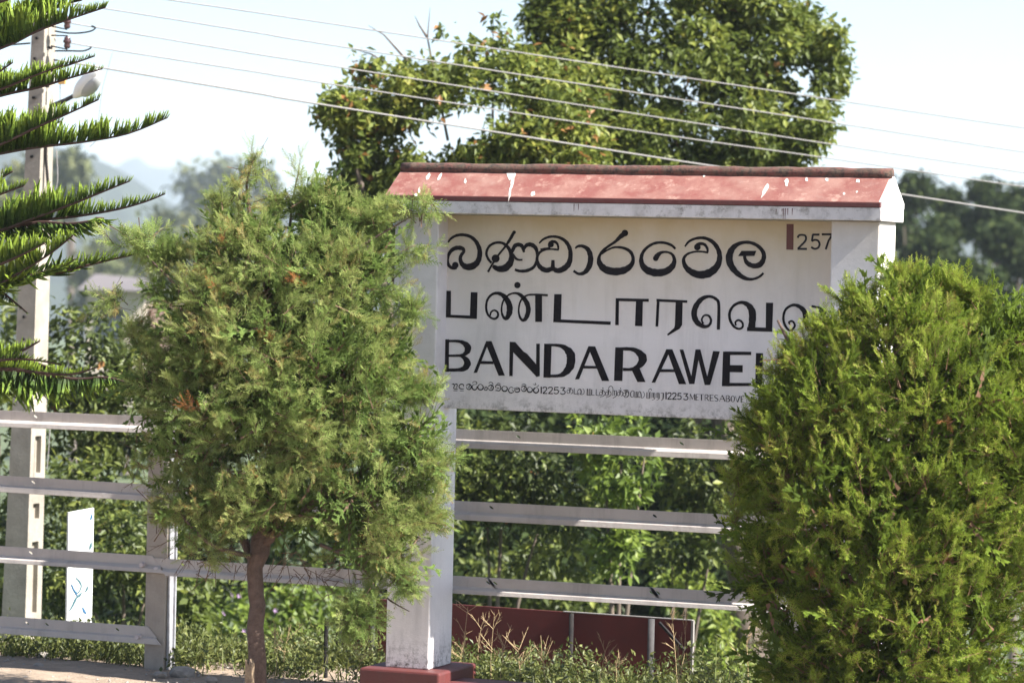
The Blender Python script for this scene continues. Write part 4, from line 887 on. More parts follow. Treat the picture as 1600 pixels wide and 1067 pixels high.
fronds = [
    ([(-260, 130), (-120, 110), (0, 76), (60, 48), (110, 30), (165, 12)], 44, 0, {}),
    ([(-260, 120), (-100, 90), (-20, 62), (50, 30), (100, 8), (128, 1)], 46, .15, {}),
    ([(-260, 60), (-120, 40), (-20, 10), (40, -10), (90, -30)], 48, -.1, {}),
    ([(-260, 190), (-100, 180), (0, 150), (60, 137), (110, 122), (160, 108)], 34, 0, {}),
    ([(-240, 190), (-60, 160), (40, 125), (90, 108), (148, 88)], 24, .2, {}),
    ([(-240, 200), (-80, 160), (0, 140), (50, 120), (99, 102)], 26, -.1, {}),
    ([(-260, 170), (-120, 150), (-40, 135), (20, 98)], 30, -.2, {}),
    ([(-270, 290), (-100, 265), (0, 226), (60, 198), (110, 176), (154, 156)], 36, -.1, {}),
    ([(-270, 290), (-100, 262), (0, 240), (60, 230), (130, 222), (200, 209), (262, 184)], 40, 0, {}),
    ([(-100, 240), (0, 225), (60, 205), (95, 190)], 30, .25, {'tint': .6}),
    ([(-270, 400), (-120, 380), (0, 358), (60, 345), (120, 338), (180, 328), (225, 316), (258, 303)], 30, 0, {'down': .1}),
    ([(-100, 385), (0, 360), (50, 342), (110, 320), (160, 300), (203, 283)], 32, -.15, {}),
    ([(0, 360), (60, 348), (110, 350), (160, 342), (150, 340)], 26, -.1, {'down': .85, 'taper': .4}),
    ([(-200, 360), (-80, 340), (-20, 312), (38, 290)], 34, -.2, {'tint': .55}),
    ([(-200, 350), (-80, 320), (-20, 290), (20, 268)], 30, -.1, {'tint': .5}),
    ([(-270, 500), (-120, 480), (-20, 452), (40, 420), (80, 395), (114, 368)], 40, -.2, {'tint': .5, 'width': .7}),
    ([(-270, 500), (-120, 480), (-20, 450), (50, 430), (100, 415), (116, 405)], 40, -.1, {'down': .6, 'width': .7}),
    ([(-100, 450), (0, 440), (80, 428), (130, 416), (190, 402), (238, 392)], 26, 0, {'down': .4}),
    ([(-100, 440), (-20, 420), (30, 400), (70, 380)], 36, -.3, {'tint': .55}),
    ([(-200, 420), (-80, 430), (-20, 440), (20, 470), (42, 488)], 18, .1, {'down': .8, 'tint': .1}),
    ([(-270, 600), (-120, 585), (0, 563), (50, 562), (96, 570)], 20, -.1, {'down': .3, 'tint': .3}),
    ([(-120, 590), (0, 578), (60, 585), (120, 592), (170, 590), (216, 604)], 38, 0, {'down': .95, 'tint': .35, 'lean': .25}),
    ([(-120, 590), (0, 576), (60, 582), (110, 585), (154, 573)], 16, -.05, {'tint': .9}),
    ([(0, 560), (30, 550), (62, 533)], 14, -.1, {'tint': .9}),
    ([(-20, 560), (30, 562), (60, 568), (100, 585)], 30, .1, {'down': .8, 'tint': .15}),
]
for k, (pts, fl, dd, kw) in enumerate(fronds): frond(pts, fl, dd, seed=40+k, **{**dict(dens=1.5), **kw})

# ------------------------------------------------------------------ broad-leaved trees and shrubs
def leaf_t(k):
    r = np.random.default_rng(k+70); wd = r.uniform(.2, .28); fd = r.uniform(.03, .10); cv = r.uniform(-.15, .05)
    b, l_, t, rr_ = np.array([0, 0, 0.]), np.array([-wd, fd, .45]), np.array([0, cv, 1.]), np.array([wd, fd, .45])
    return np.array([[b, t, l_], [b, rr_, t]]), np.array([.5, .5])
LT = [leaf_t(k) for k in range(5)]
def leaf_crown(name, blobs, n, leaf, mat, parent, seed=1, per=9, rmin=.35, redp=.03, tintc=.45, clump=.16, kind='stuff', face=.6, droop=.45, hole=.35, freq=2.0, up_=.15):
    r = np.random.default_rng(seed); nc = max(6, n//per)
    P, Nn, rad = blob_points(blobs, nc, rmin, face, seed, .5)
    fld = fbm(P[:, 0]*freq+P[:, 1]*.7, P[:, 2]*freq-P[:, 1]*.7, seed+5, 3, 1.0)
    keep = r.random(len(P)) < np.clip(.75+fld*hole*1.6, .15, 1); P, Nn, fld = P[keep], Nn[keep], fld[keep]; nc = len(P)
    ax = Nn+r.normal(size=(nc, 3))*.5+np.array([0, 0, up_]); ax /= np.linalg.norm(ax, axis=1, keepdims=True)
    tc = np.clip(tintc+r.normal(size=nc)*.16+fld*.16, .03, .85); red = r.random(nc) < redp
    ps, ds, ss, ts = [], [], [], []
    for j in range(per):
        t = j/per; side = basis(ax, 2.4*j+r.uniform(0, 1, nc))[:, :, 0]
        p = P+ax*(clump*(t-.5))+r.normal(size=(nc, 3))*clump*.22
        d = ax*.5+side*.9+np.array([0, 0, -droop])+r.normal(size=(nc, 3))*.25
        ps.append(p); ds.append(d); ss.append(leaf*r.uniform(.65, 1.2, nc)); ts.append(np.where(red & (r.random(nc) < .6) & (t > .4), .999, np.clip(tc+(t-.5)*.2+r.normal(size=nc)*.06, .0, .9)))
    ps, ds, ss, ts = map(np.concatenate, (ps, ds, ss, ts))
    # leaf blades roughly face the sky
    V, T = place(LT, ps, ds, ss, ts, roll=rng.normal(size=len(ps))*.7)
    return tri_obj(name, V, T, mat, parent, kind)
def tree(name, label, cat, blobs, base, n, leaf, mat, seed, trunk_r=.12, group=None, limbn=None, **kw):
    rt_ = empty(name, base, label, cat, group)
    cs = [at(b[0], b[1], b[2]) for b in blobs]; base = np.array(base); top = np.mean(cs, 0)
    fork = base*.45+top*.55
    limbs('trunk', [([base, base*.7+fork*.3+np.array([.1, 0, 0])*trunk_r*3, fork], [trunk_r, trunk_r*.85, trunk_r*.65])], M['bark2'], rt_, 9)
    for c in cs[:(limbn or 8)]:
        mid = fork*.5+c*.5+np.array([0, 0, .12*np.linalg.norm(c-fork)]); limbs('limb', [([fork, mid, c], [trunk_r*.5, trunk_r*.3, trunk_r*.1])], M['bark2'], rt_, 6)
    leaf_crown('crown', blobs, n, leaf, mat, rt_, seed=seed, **kw)
    return rt_
def ragged(bl, seed, k=5, shrink=.86, smin=10, smax=26):
    r_ = random.Random(seed); out = []
    for b in bl:
        sh = shrink if b[3] > 28 else 1; out.append((b[0], b[1], b[2], b[3]*sh, b[4]*sh, b[5]*sh))
        if b[3] < 28: continue
        for _ in range(k):
            a = r_.uniform(0, 2*math.pi); q = r_.uniform(.90, 1.16); s_ = r_.uniform(smin, smax)
            out.append((b[0]+b[3]*q*math.cos(a), b[1]+b[4]*q*math.sin(a)*(1 if math.sin(a) < 0 else .7), b[2]+r_.uniform(-.5, .2), s_*1.2, s_*.8, s_*.005))
    return out
def gbase(px, D, dz=0):
    p = at(px, 700, D); p[2] = float(ground_z(p[0], p[1]))+dz; return p
T1 = [(1040, 235, 26.6, 130, 55, .6), (1130, 250, 26.6, 90, 40, .5), (905, 215, 26.6, 70, 60, .5), (840, 95, 27, 30, 24, .3), (1060, 110, 27, 190, 120, 1.0), (940, 50, 27, 100, 90, .8), (1180, 110, 27, 110, 100, .8), (1030, -40, 27, 170, 90, .9), (1160, 215, 26.5, 100, 50, .6), (1235, 60, 27, 52, 48, .4), (1270, 130, 27, 36, 34, .3), (900, 140, 27, 80, 80, .7), (1010, 220, 26.5, 140, 55, .7), (1215, 215, 26.5, 55, 40, .4), (1305, 110, 27, 20, 26, .15), (1275, 85, 27, 34, 40, .3), (845, 75, 27, 34, 26, .25), (870, 15, 27, 40, 30, .3), (1255, 215, 26.6, 30, 34, .3), (1240, 30, 27, 40, 26, .3), (1150, 20, 27, 70, 50, .5), (860, 70, 27, 26, 20, .2), (880, 20, 27, 36, 34, .3), (1120, 330, 27, 120, 80, .7), (960, 330, 27, 140, 80, .7)]
tree('broadleaf_tree', 'tall dark broad-leaved tree rising behind the middle and right of the sign', 'tree', ragged(T1, 1, 5), gbase(1290, 27), 52000, .086, M['leaf'], 61, .22, redp=.02, hole=.45, freq=6.5, tintc=.48, rmin=.2)
T2 = [(590, 265, 25, 44, 30, .35), (560, 300, 25, 40, 30, .3), (610, 320, 25, 60, 34, .4), (530, 165, 25, 22, 10, .12), (545, 215, 25, 18, 22, .15), (575, 110, 25, 26, 16, .2), (560, 250, 25, 26, 20, .2), (860, 190, 25.5, 80, 60, .6), (880, 120, 26, 60, 60, .5), (730, 170, 25, 120, 85, .8), (640, 120, 25, 62, 40, .5), (610, 165, 25, 50, 36, .4), (765, 95, 25, 44, 44, .4), (560, 175, 25, 40, 16, .25), (575, 205, 25, 24, 28, .2), (650, 255, 25, 80, 55, .55), (810, 230, 25, 110, 60, .7), (570, 320, 25, 50, 34, .4), (820, 140, 25, 62, 50, .5), (510, 176, 25, 12, 9, .1), (615, 215, 25, 40, 40, .3), (700, 240, 25, 90, 50, .6), (870, 250, 25, 90, 50, .6), (600, 290, 25, 40, 30, .3), (680, 340, 25, 110, 60, .6)]
tree('broadleaf_tree', 'lighter broad-leaved tree behind the left half of the red coping', 'tree', ragged(T2, 2, 6, .78, 9, 24), gbase(655, 25), 33000, .082, M['leaf'], 62, .16, redp=.07, tintc=.56, hole=.5, freq=7.0, rmin=.25)
ftw = empty('bare_sapling', gbase(770, 25.2), 'thin bare twig with a few leaves sticking up above the lighter tree', 'sapling')
m = MB()
for pts in [[(700, 220), (668, 60), (672, 12)], [(668, 60), (655, 40), (648, 25)], [(770, 240), (770, 90), (771, 28)], [(640, 100), (600, 55), (575, 40)], [(620, 110), (580, 85), (555, 78)]]:
    m.tube([at(a, b, 25.0) for a, b in pts], [.012, .007, .002][:len(pts)], 5)
m.build('twig', M['bark2'], ftw)
leaf_crown('leaves', [(770, 32, 25, 12, 12, .08), (695, 45, 25, 14, 12, .08), (765, 60, 25, 16, 14, .1), (660, 62, 25, 12, 10, .06)], 90, .09, M['leaf'], ftw, 77, per=5, tintc=.6, redp=.3, clump=.08)
SH = 'broad-leaved shrubs behind the rail fence'
shr = [
  ('leafy shrub filling the gap between the utility pole and the juniper', [(140, 560, 24.5, 90, 100, .6), (190, 640, 24.5, 90, 90, .6), (120, 680, 24.5, 80, 80, .6), (210, 500, 24.5, 60, 50, .4), (60, 520, 24.5, 40, 60, .4), (150, 760, 24, 90, 60, .6), (100, 470, 24.5, 30, 30, .2)], 7000, .085, .47),
  ('dark leafy shrub behind the utility pole foot', [(-10, 560, 25.5, 50, 90, .5), (0, 680, 25.5, 80, 80, .6), (60, 840, 25, 110, 90, .7), (-20, 800, 25.5, 60, 120, .6), (0, 440, 26, 36, 40, .4)], 5000, .085, .4),
  ('leafy shrub around the white printed panel', [(190, 850, 23.5, 80, 80, .6), (120, 900, 23.5, 80, 60, .5), (230, 920, 23.5, 60, 50, .4), (300, 870, 23.5, 60, 60, .4)], 4200, .075, .5),
  ('leafy shrub under the left part of the name board', [(790, 720, 24, 90, 70, .6), (760, 790, 24, 80, 70, .6), (850, 800, 24, 80, 60, .6), (700, 700, 24, 70, 90, .6), (860, 690, 24, 90, 50, .6), (650, 800, 24, 80, 80, .5)], 6500, .085, .42),
  ('sunlit yellowish shrub under the middle of the name board', [(970, 720, 23.5, 60, 80, .4), (940, 680, 23.5, 50, 40, .4), (1010, 690, 23.5, 50, 40, .4), (985, 860, 23.5, 60, 50, .4)], 2900, .09, .72),
  ('dark shrub at the left edge of the clipped bush', [(1090, 730, 24.5, 70, 80, .5), (1120, 820, 24.5, 90, 70, .6), (1050, 850, 24.5, 70, 60, .5), (1150, 680, 24.5, 70, 60, .5), (1130, 930, 24, 60, 50, .4), (910, 860, 24.5, 90, 55, .6), (1020, 770, 25, 90, 80, .5), (850, 870, 25, 70, 40, .4)], 7000, .085, .46)]
for k, (lab, bl_, n_, lf_, tc_) in enumerate(shr):
    b0 = bl_[0]; tree('shrub', lab, 'shrub', bl_, gbase(b0[0], b0[2]), n_, lf_, M['shrubleaf'] if tc_ < .7 else M['leafy'], 80+k, .05, SH, limbn=3, tintc=tc_*.85 if tc_ < .7 else .4, hole=.9, freq=4.5, redp=.008, clump=.13)
yg2 = [('loose green shrub low behind the hoarding, below the third rail', [(800, 920, 29, 90, 40, .6), (900, 940, 29, 90, 40, .6), (740, 880, 29, 60, 40, .5)], 2600),
       ('bright green shrub right of the maroon hoarding', [(1110, 1000, 27, 60, 70, .5), (1070, 930, 28, 60, 50, .5), (1160, 1040, 26, 50, 50, .4)], 2600),
       ('loose green shrub behind the left rails', [(60, 960, 27, 90, 40, .5), (-20, 920, 27, 60, 60, .5), (180, 960, 27, 70, 40, .5), (250, 900, 28, 60, 50, .5)], 2600)]
for k, (lab, bl_, n_) in enumerate(yg2):
    tree('shrub', lab, 'shrub', bl_, gbase(bl_[0][0], bl_[0][2]), n_, .10, M['leafy'] if k == 1 else M['shrubleaf'], 195+k, .04, SH, limbn=3, tintc=.5, hole=.3, freq=3, redp=.0, clump=.15)
yg = [('yellow-green shrub with lilac flowers seen between trunk and sign post', [(440, 960, 27, 100, 45, .6), (500, 930, 27, 70, 50, .5), (380, 1000, 26, 80, 50, .5), (480, 1010, 25, 90, 45, .5), (350, 930, 28, 80, 40, .5)], 3300),
      ('yellow-green shrub right of the fence post', [(290, 950, 26, 40, 60, .5), (320, 1000, 26, 50, 50, .5), (280, 1020, 25, 40, 30, .4)], 1700),
      ('dark low bush in the shade behind the fence post', [(310, 960, 24.2, 26, 46, .3), (340, 1010, 24.2, 30, 30, .3)], 700)]
ylast = None
for k, (lab, bl_, n_) in enumerate(yg):
    o_ = tree('shrub', lab, 'shrub', bl_, gbase(bl_[0][0], bl_[0][2]), n_, .10, M['leafy'] if k < 2 else M['leaf'], 95+k, .04, SH, limbn=3, tintc=.45, hole=.4, freq=3, redp=.006, clump=.15)
    if k == 0: ylast = o_
fl = [(361, 929), (374, 930), (382, 985), (373, 1000), (431, 953), (350, 958), (395, 960)]
for px, py in fl:
    c = at(px, py, 25.2); m = MB()
    for k in range(6):
        a = k*math.pi/3; d = rt*math.cos(a)+up*math.sin(a); e = rt*math.cos(a+.5)+up*math.sin(a+.5); m.add([c, c+d*.015-fw*.007, c+(d+e)*.012-fw*.008, c+e*.014-fw*.007], [(0, 1, 2, 3)])
    m.build('flower', M['lilac'], ylast)
# trees filling behind, deeper and darker
tree('broadleaf_tree', 'dark tree in the valley seen between the fence rails', 'tree', [(900, 720, 34, 300, 120, 1.5), (700, 800, 34, 200, 100, 1.2), (1150, 780, 34, 200, 140, 1.2), (900, 660, 34, 300, 60, 1.2), (800, 880, 33, 280, 90, 1.2), (1100, 900, 33, 200, 90, 1.2), (450, 850, 33, 220, 80, 1.2), (150, 900, 33, 220, 80, 1.2), (500, 700, 34, 200, 150, 1.2), (250, 740, 34, 150, 160, 1.2), (60, 700, 34, 140, 160, 1.2)], gbase(700, 34), 46000, .15, M['horizonleaf'], 110, .2, redp=0, hole=.35, freq=1.8, clump=.25, tintc=.2)

# ------------------------------------------------------------------ distant trees right and left
FR = 'distant dark trees on the right horizon'
def far_tree(cx, top, w_, D, seed, mat, label, group, n=2300, leaf=.55, bot=700, clump=.9, hole=.5, tc=.5, name='distant_tree', nb=11, airy=False):
    r = random.Random(seed); bl_ = []
    for k in range(nb):
        t = k/(nb-1); y = top+14+(bot-top-14)*t**1.2; ww = w_*(.35+.65*min(1, t*3))
        bl_.append((cx+r.uniform(-.8, .8)*ww, y+r.uniform(-8, 8), D+r.uniform(-1, 1)*w_/FPX*D*.5, r.uniform(.35, .6)*w_, r.uniform(.26, .42)*w_, r.uniform(.35, .55)*w_/FPX*D))
    return tree(name, label, 'tree', bl_, gbase(cx, D), n, leaf, mat, seed, .25*D/140, group, limbn=5, hole=hole, freq=14/D*2.2, redp=0, clump=clump, tintc=tc, per=8, droop=.1, face=.4, rmin=.2)
for k, (cx, top, w_, D) in enumerate([(1432, 284, 42, 90), (1486, 296, 46, 94), (1538, 288, 40, 90), (1590, 298, 42, 96), (1640, 290, 46, 92), (1462, 350, 56, 82), (1560, 360, 60, 82), (1510, 410, 56, 76), (1410, 330, 44, 96)]):
    lab = ['rounded distant tree just right of the sign coping', 'distant tree second from the sign coping, broad flat top', 'distant round-topped tree standing a little above its neighbours', 'distant tree with a sky gap under its crown near the right edge', 'distant tree cut off by the right edge', 'lower distant tree in front of the first two, above the bush', 'lower distant tree in front, near the right edge', 'nearest dark tree directly above the clipped bush', 'distant tree half hidden behind the right sign post'][k]
    far_tree(cx, top, w_, D, 130+k, M['horizonleaf'], lab, FR, n=9000 if k < 5 else 8000, leaf=.24, bot=620, clump=.45, tc=.5, hole=.5)
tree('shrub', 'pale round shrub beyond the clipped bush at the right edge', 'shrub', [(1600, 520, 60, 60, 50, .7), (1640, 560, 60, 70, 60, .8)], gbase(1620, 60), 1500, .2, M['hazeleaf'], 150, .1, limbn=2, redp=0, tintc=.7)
FLG = 'hazy distant trees on the left'
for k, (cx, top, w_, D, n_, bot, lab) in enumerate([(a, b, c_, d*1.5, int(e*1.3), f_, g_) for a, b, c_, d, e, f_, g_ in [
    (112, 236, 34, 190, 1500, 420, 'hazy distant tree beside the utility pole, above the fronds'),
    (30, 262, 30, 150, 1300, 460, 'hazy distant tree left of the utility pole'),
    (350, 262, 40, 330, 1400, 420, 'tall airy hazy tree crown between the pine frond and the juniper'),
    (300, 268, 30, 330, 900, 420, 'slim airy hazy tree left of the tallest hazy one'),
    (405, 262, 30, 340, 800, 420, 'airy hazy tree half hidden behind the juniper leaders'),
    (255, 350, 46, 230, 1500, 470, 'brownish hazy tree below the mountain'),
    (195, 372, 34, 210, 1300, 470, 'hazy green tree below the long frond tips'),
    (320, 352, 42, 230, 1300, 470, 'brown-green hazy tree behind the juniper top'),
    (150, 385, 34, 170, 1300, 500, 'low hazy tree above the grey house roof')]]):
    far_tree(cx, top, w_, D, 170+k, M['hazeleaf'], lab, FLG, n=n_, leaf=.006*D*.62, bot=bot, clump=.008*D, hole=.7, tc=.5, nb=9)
# house down the slope
HD = 78
ha_, hb_ = at(150, 470, HD), at(262, 478, HD)
house = empty('house', (ha_+hb_)/2, 'small cream house with a grey roof down the slope, half hidden by leaves', 'house')
hx = rt0; hy = np.array([fw[0], fw[1], 0]); hy /= np.linalg.norm(hy); up3 = np.array([0, 0, 1.])
o0 = at(168, 452, HD); wl, dl, hh_ = .9, 3.0, 2.8
def hb(o, x0, x1, y0, y1, z0, z1):
    return [o+hx*a+hy*b+up3*c for a, b, c in [(x0,y0,z0),(x1,y0,z0),(x1,y1,z0),(x0,y1,z0),(x0,y0,z1),(x1,y0,z1),(x1,y1,z1),(x0,y1,z1)]]
BF = [(0,3,2,1),(4,5,6,7),(0,1,5,4),(1,2,6,5),(2,3,7,6),(3,0,4,7)]
m = MB(); m.add(hb(o0, -.5, wl, 0, dl, -hh_, 0), BF); wall_ = m.build('wall', M['cream'], house)
m = MB(); r0 = [o0+hx*(-.7)+hy*(-.3)-up3*.02, o0+hx*(wl+.3)+hy*(-.3)-up3*.02, o0+hx*(wl+.3)+hy*(dl+.3)-up3*.02, o0+hx*(-.7)+hy*(dl+.3)-up3*.02, o0+hx*(-.5)+hy*(dl/2)+up3*.36, o0+hx*(wl-.1)+hy*(dl/2)+up3*.26]
m.add(r0, [(0, 1, 5, 4), (1, 2, 5), (2, 3, 4, 5), (3, 0, 4), (3, 2, 1, 0)]); m.build('roof', M['tile'], house)
for a in (-.3,):
    m = MB(); m.add(hb(o0, a, a+.7, -.03, .02, -1.6, -.5), BF); m.build('window', M['glass'], house)
m = MB(); m.add(hb(o0, wl+.1, wl+1.6, .4, 2.4, -hh_, -.35), BF); m.build('annex_wall', M['pinkw'], house)

# ------------------------------------------------------------------ weeds, grasses, stones
def blades(name, pts, h, mat, label, cat, seed, n=10, wd=.004, curve=.5, kind='stuff', group=None, tint=(.3, .9)):
    r = np.random.default_rng(seed); V, T = [], []
    for P in pts:
        for k in range(n):
            p = np.array(P)+np.array([r.normal()*.05, r.normal()*.05, 0]); p[2] = ground_z(p[0], p[1])-.005
            d = np.array([r.normal()*.35, r.normal()*.35, 1.]); d /= np.linalg.norm(d); L = h*r.uniform(.4, 1.15)
            s = np.cross(d, r.normal(size=3)); s /= np.linalg.norm(s)+1e-9; out = np.array([d[0], d[1], -.35])*curve*L*r.uniform(.3, 1.4)
            q = [p, p+d*L*.4+out*.12, p+d*L*.75+out*.5, p+d*L+out]; ww = [wd, wd*.9, wd*.55, 0]; t = r.uniform(*tint)
            for i in range(3):
                a, b, c, e = q[i]-s*ww[i], q[i]+s*ww[i], q[i+1]+s*ww[i+1], q[i+1]-s*ww[i+1]
                V += [a, b, c]; T += [t]*3
                if i < 2: V += [a, c, e]; T += [t]*3
    o = tri_obj(name, np.array(V), np.array(T), mat, None, kind); return tag(o, label, cat, group)
r = np.random.default_rng(9)
def strip_pts(px0, px1, y0, y1, n):
    out = []
    for _ in range(n):
        for _t in range(12):
            Y_ = r.uniform(y0, y1); px = r.uniform(px0, px1); p = onY(px, 1000, Y_)
            if fbm(p[0]*2.2, p[1]*3.0, 31, 3) > r.uniform(-.5, .55): break
        p[2] = ground_z(p[0], p[1]); out.append(p)
    return out
blades('grass', strip_pts(-40, 230, .55, 1.2, 120), .12, M['weed'], 'short green grass and creepers along the foot of the left fence', 'grass', 201, 8)
blades('grass', strip_pts(225, 600, .45, 1.2, 120), .19, M['weed'], 'green grass between the fence post and the red plinth', 'grass', 202, 9)
blades('grass', strip_pts(690, 1180, .35, 1.2, 150), .17, M['weed'], 'green grass in front of the maroon hoarding', 'grass', 203, 9)
def creeper(px0, px1, y0, y1, n, label, seed, h=.07, leaf=.035, mat='weed'):
    r_ = np.random.default_rng(seed); P = np.array(strip_pts(px0, px1, y0, y1, n)); P[:, 2] += r_.random(n)**1.5*h*(1+.8*np.clip(fbm(P[:, 0]*4, P[:, 1]*4, 33, 2), -.8, 1.6))
    ps = np.repeat(P, 7, 0)+r_.normal(size=(n*7, 3))*.03; d = r_.normal(size=(n*7, 3))+np.array([0, 0, .8])
    V, T = place(LT, ps, d, leaf*r_.uniform(.5, 1.2, n*7), np.clip(r_.normal(size=n*7)*.2+.5, 0, .95)); o = tri_obj('ground_cover', V, T, M[mat], None); return tag(o, label, 'ground cover')
creeper(-40, 225, .5, 1.3, 600, 'low leafy creepers along the bare soil by the left fence', 211, .10)
creeper(262, 600, .35, 1.4, 800, 'low leafy weeds around the trunk and the plinth', 212, .13)
creeper(690, 1180, .2, 1.4, 900, 'low leafy weeds in front of the hoarding', 213, .14)
# dry grass with forked seed heads
def dry_grass(px, py_top, Yd, seed, label, forks=7):
    r_ = np.random.default_rng(seed); m = MB(); top = onY(px, py_top, Yd); base = np.array([top[0]+r_.normal()*.04, Yd, 0]); base[2] = ground_z(base[0], base[1])-.01
    P = catmull([base, base*.5+top*.5+np.array([r_.normal()*.015, 0, 0]), top], 3)
    m.tube(P, list(np.linspace(.0022, .0012, len(P))), 4)
    for k in range(forks):
        t = r_.uniform(.45, 1.0); p = base+(top-base)*t; a = r_.uniform(-1.1, 1.1); d = np.array([math.sin(a), r_.normal()*.3, math.cos(a)]); L = r_.uniform(.05, .13)
        e = p+d*L; m.tube([p, p+d*L*.5, e], [.0013, .0012, .0008], 3)
        for j in range(3):
            q = p+d*L*(.3+.25*j); b = a+r_.uniform(-.7, .7); dd_ = np.array([math.sin(b), r_.normal()*.3, math.cos(b)]); m.tube([q, q+dd_*.035], [.0012, .0006], 3)
    o = m.build('dry_grass_stalk', M['drystalk'], None); return tag(o, label, 'grass stalk', 'dry grass stalks in front of the hoarding')
M['drystalk'] = simple('dry_stalk', (.42, .31, .17), .8, 0, (.28, .19, .10), 30)
lst = [(731, 948, 'dry stalk with a forked head right beside the sign post'), (752, 978, 'tall straw stalk with spreading forks, second from the sign post'), (771, 976, 'straw stalk with spreading forks, third from the sign post'), (790, 1000, 'short straw stalk left of the narrow-leaved weed'), (725, 1002, 'low straw stalk against the sign post, below the forked one'),
       (845, 992, 'leaning straw stalk with a V-shaped head left of the dark hoarding post'), (946, 1016, 'reddish straw stalk with a forked head between the two hoarding posts'), (962, 1030, 'short straw stalk just left of the grey hoarding pipe'), (1050, 962, 'tall thin stalk with small heads between the grey pipe and the hoarding edge'), (1072, 975, 'tall stalk crossing the light right edge of the hoarding'), (1060, 1020, 'short stalk between the grey pipe and the hoarding edge'),
       (1165, 985, 'long thin stalk leaning beside the clipped bush'), (262, 990, 'brown dry stalk rising behind the foot of the fence post'), (430, 985, 'dry stalk with forks just right of the juniper trunk'), (450, 992, 'dry forked stalk second from the juniper trunk'), (810, 1012, 'fine straw stalk under the narrow-leaved weed'), (575, 1002, 'dry stalk close to the left side of the red plinth')]
for k, (px, py, lab) in enumerate(lst): dry_grass(px, py, .3+.5*((k*37) % 10)/10, 300+k, lab or 'thin straw-coloured stalk with a forked head among the weeds')
# leafy herbs
def herb(px, py_top, Yd, seed, label, leaf=.055, nl=9):
    r_ = np.random.default_rng(seed); top = onY(px, py_top, Yd); base = np.array([top[0]+r_.normal()*.02, Yd, 0]); base[2] = ground_z(base[0], base[1])-.01
    e_ = empty('weed_plant', base, label, 'weed', 'leafy weeds growing at the foot of the fence')
    m = MB(); P = catmull([base, base*.5+top*.5+np.array([r_.normal()*.012, 0, 0]), top], 3); m.tube(P, list(np.linspace(.0035, .0015, len(P))), 5); m.build('stem', M['weedstem'], e_)
    ps, ds, ss = [], [], []
    for k in range(nl):
        t = .25+.75*k/(nl-1); a = 2.4*k; ps.append(base+(top-base)*t); ds.append([math.cos(a), math.sin(a), .45-.2*(1-t)]); ss.append(leaf*(1.15-.5*t)*r_.uniform(.8, 1.2))
    # broad leaves with a midrib fold, four faces each
    TL = np.array([[[0,0,0],[0,0,1],[-.3,.07,.35]], [[0,0,1],[-.2,.05,.75],[-.3,.07,.35]], [[0,0,0],[.3,.07,.35],[0,0,1]], [[0,0,1],[.3,.07,.35],[.2,.05,.75]]], float)
    n = len(ps); V, T = place([(TL, np.full(4, .5))], np.array(ps), np.array(ds), np.array(ss), np.clip(r_.normal(size=n)*.12+.62, .1, .95), roll=r_.normal(size=n)*.3)
    tri_obj('leaves', V, T, M['weed'], e_)
M['weedstem'] = simple('weed_stem', (.16, .20, .06), .7)
herbs = [(872, 1016, .35, 'broad-leaved weed with pointed leaves in front of the dark hoarding post', .065), (880, 1020, .5, 'taller broad-leaved weed behind the pointed one', .06), (812, 1005, .45, 'narrow-leaved upright weed left of the dark hoarding post', .05), (828, 1008, .5, 'narrow-leaved weed beside the upright one', .045), (920, 1026, .35, 'leafy weed between the two hoarding posts', .055), (928, 1030, .45, 'small leafy weed behind the one between the posts', .05), (795, 1038, .3, 'low bright weed near the beam end', .05), (752, 1038, .4, 'low weed right of the plinth', .045), (1022, 1020, .4, 'thin weed at the foot of the grey pipe', .045), (1105, 1020, .5, 'weed right of the hoarding edge', .05), (1120, 1000, .6, 'taller weed right of the hoarding edge', .05), (328, 990, .5, 'pale drooping weed left of the trunk', .05), (322, 1004, .4, 'pale weed in front of the drooping one', .05), (365, 1010, .5, 'small weed just left of the trunk', .045), (425, 1000, .5, 'thistle-like weed right of the trunk', .055), (452, 1010, .5, 'leafy weed right of the thistle-like one', .05), (500, 1012, .45, 'leafy weed at the iron stake', .05), (490, 1000, .7, 'upright weed behind the iron stake', .045), (548, 1014, .4, 'bushy weed left of the plinth', .05), (575, 1010, .5, 'bushy weed against the plinth corner', .05), (280, 1010, .55, 'grassy weed right of the fence post', .05), (300, 1016, .5, 'small weed right of the grassy one', .045), (1150, 1030, .4, 'weed at the foot of the clipped bush', .05)]
for k, (px, py, Yd, lab, lf) in enumerate(herbs): herb(px, py, Yd, 400+k, lab, lf, 11)
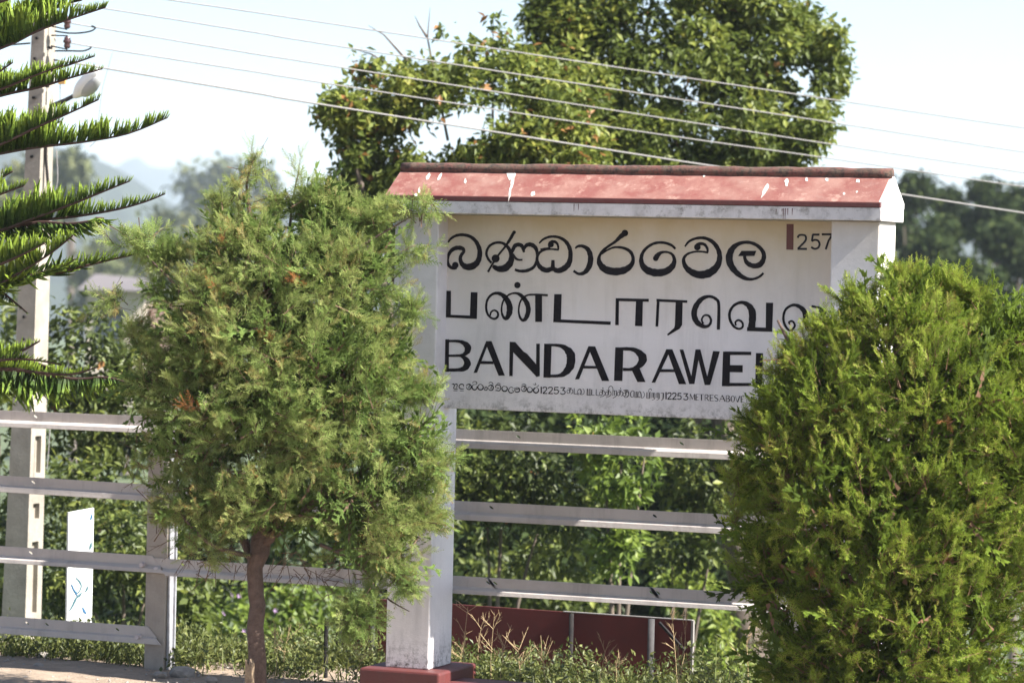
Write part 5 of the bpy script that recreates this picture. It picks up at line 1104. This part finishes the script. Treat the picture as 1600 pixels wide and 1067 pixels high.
# stones
def stone(px, py, s, seed, label):
    c = onZ(px, py, GZ+.01); r_ = random.Random(seed); import bmesh
    bm = bmesh.new(); bmesh.ops.create_icosphere(bm, subdivisions=2, radius=1)
    for v in bm.verts: k = 1+r_.uniform(-.16, .16); v.co = Vector((v.co.x*s*k*1.3, v.co.y*s*k, v.co.z*s*k*.7))
    me = bpy.data.meshes.new('stone'); bm.to_mesh(me); bm.free(); me.materials.append(M['stone']); o = bpy.data.objects.new('stone', me); COL.objects.link(o); o.location = Vector([float(a) for a in c]); tag(o, label, 'stone', 'stones lying on the soil')
stone(60, 1040, .026, 1, 'small dark angular stone on the bare soil near the left edge')
stone(285, 1052, .06, 2, 'larger flat stone on the soil right of the fence post'); stone(68, 1024, .035, 3, 'pale flat stone in front of the left creepers'); stone(250, 1054, .03, 4, 'small stone beside the larger flat one'); stone(330, 1062, .03, 5, 'small stone left of the trunk'); stone(40, 1058, .012, 6, 'tiny dark pebble at the bottom left')
rp = []; rr2 = np.random.default_rng(77); m = MB()
for _ in range(420):
    c = onZ(rr2.uniform(-40, 620), rr2.uniform(1018, 1075), GZ+.004); s = rr2.uniform(.004, .013); h = rr2.uniform(.6, 1.2, 6)*s
    m.add([c+np.array([h[0], 0, 0]), c+np.array([0, h[1], 0]), c-np.array([h[2], 0, 0]), c-np.array([0, h[3], 0]), c+np.array([0, 0, h[4]])], [(0, 1, 4), (1, 2, 4), (2, 3, 4), (3, 0, 4)])
tag(m.build('gravel', M['stone'], None, kind='stuff'), 'loose soil crumbs and gravel scattered on the bare ground', 'gravel')
# wooden stake at the trunk
a = at(388, 1075, DJ-.12); m = MB(); m.prism([a+np.array([-.022, 0, -.2]), a+np.array([.020, 0, -.2]), a+np.array([.018, 0, .125]), a+np.array([.004, 0, .150]), a+np.array([-.004, 0, .115]), a+np.array([-.022, 0, .145])], (0, .03, 0))
tag(m.build('wooden_stake', M['stake'], None, .002), 'weathered split wooden stake standing against the juniper trunk', 'stake')

# ------------------------------------------------------------------ haze
HZ = True
if HZ:
    c = CAM+np.array([*fw[:2], 0])*1900; m = MB(); Lx, Ly = 2900, 2350
    V = [c+hx*sx_*Lx+hy*sy_*Ly+np.array([0, 0, z-c[2]]) for z in (-60, 135) for sx_, sy_ in ((-1, -1), (1, -1), (1, 1), (-1, 1))]
    m.add(V, [(0,3,2,1),(4,5,6,7),(0,1,5,4),(1,2,6,5),(2,3,7,6),(3,0,4,7)])
    hm = bpy.data.materials.new('haze'); hm.use_nodes = True; n = hm.node_tree; n.nodes.clear(); o = n.nodes.new('ShaderNodeOutputMaterial'); v = n.nodes.new('ShaderNodeVolumePrincipled')
    v.inputs['Color'].default_value = (.80, .89, 1, 1); v.inputs['Density'].default_value = .00034; v.inputs['Anisotropy'].default_value = .3
    n.links.new(v.outputs[0], o.inputs['Volume']); m.build('haze', hm, None, kind='stuff')
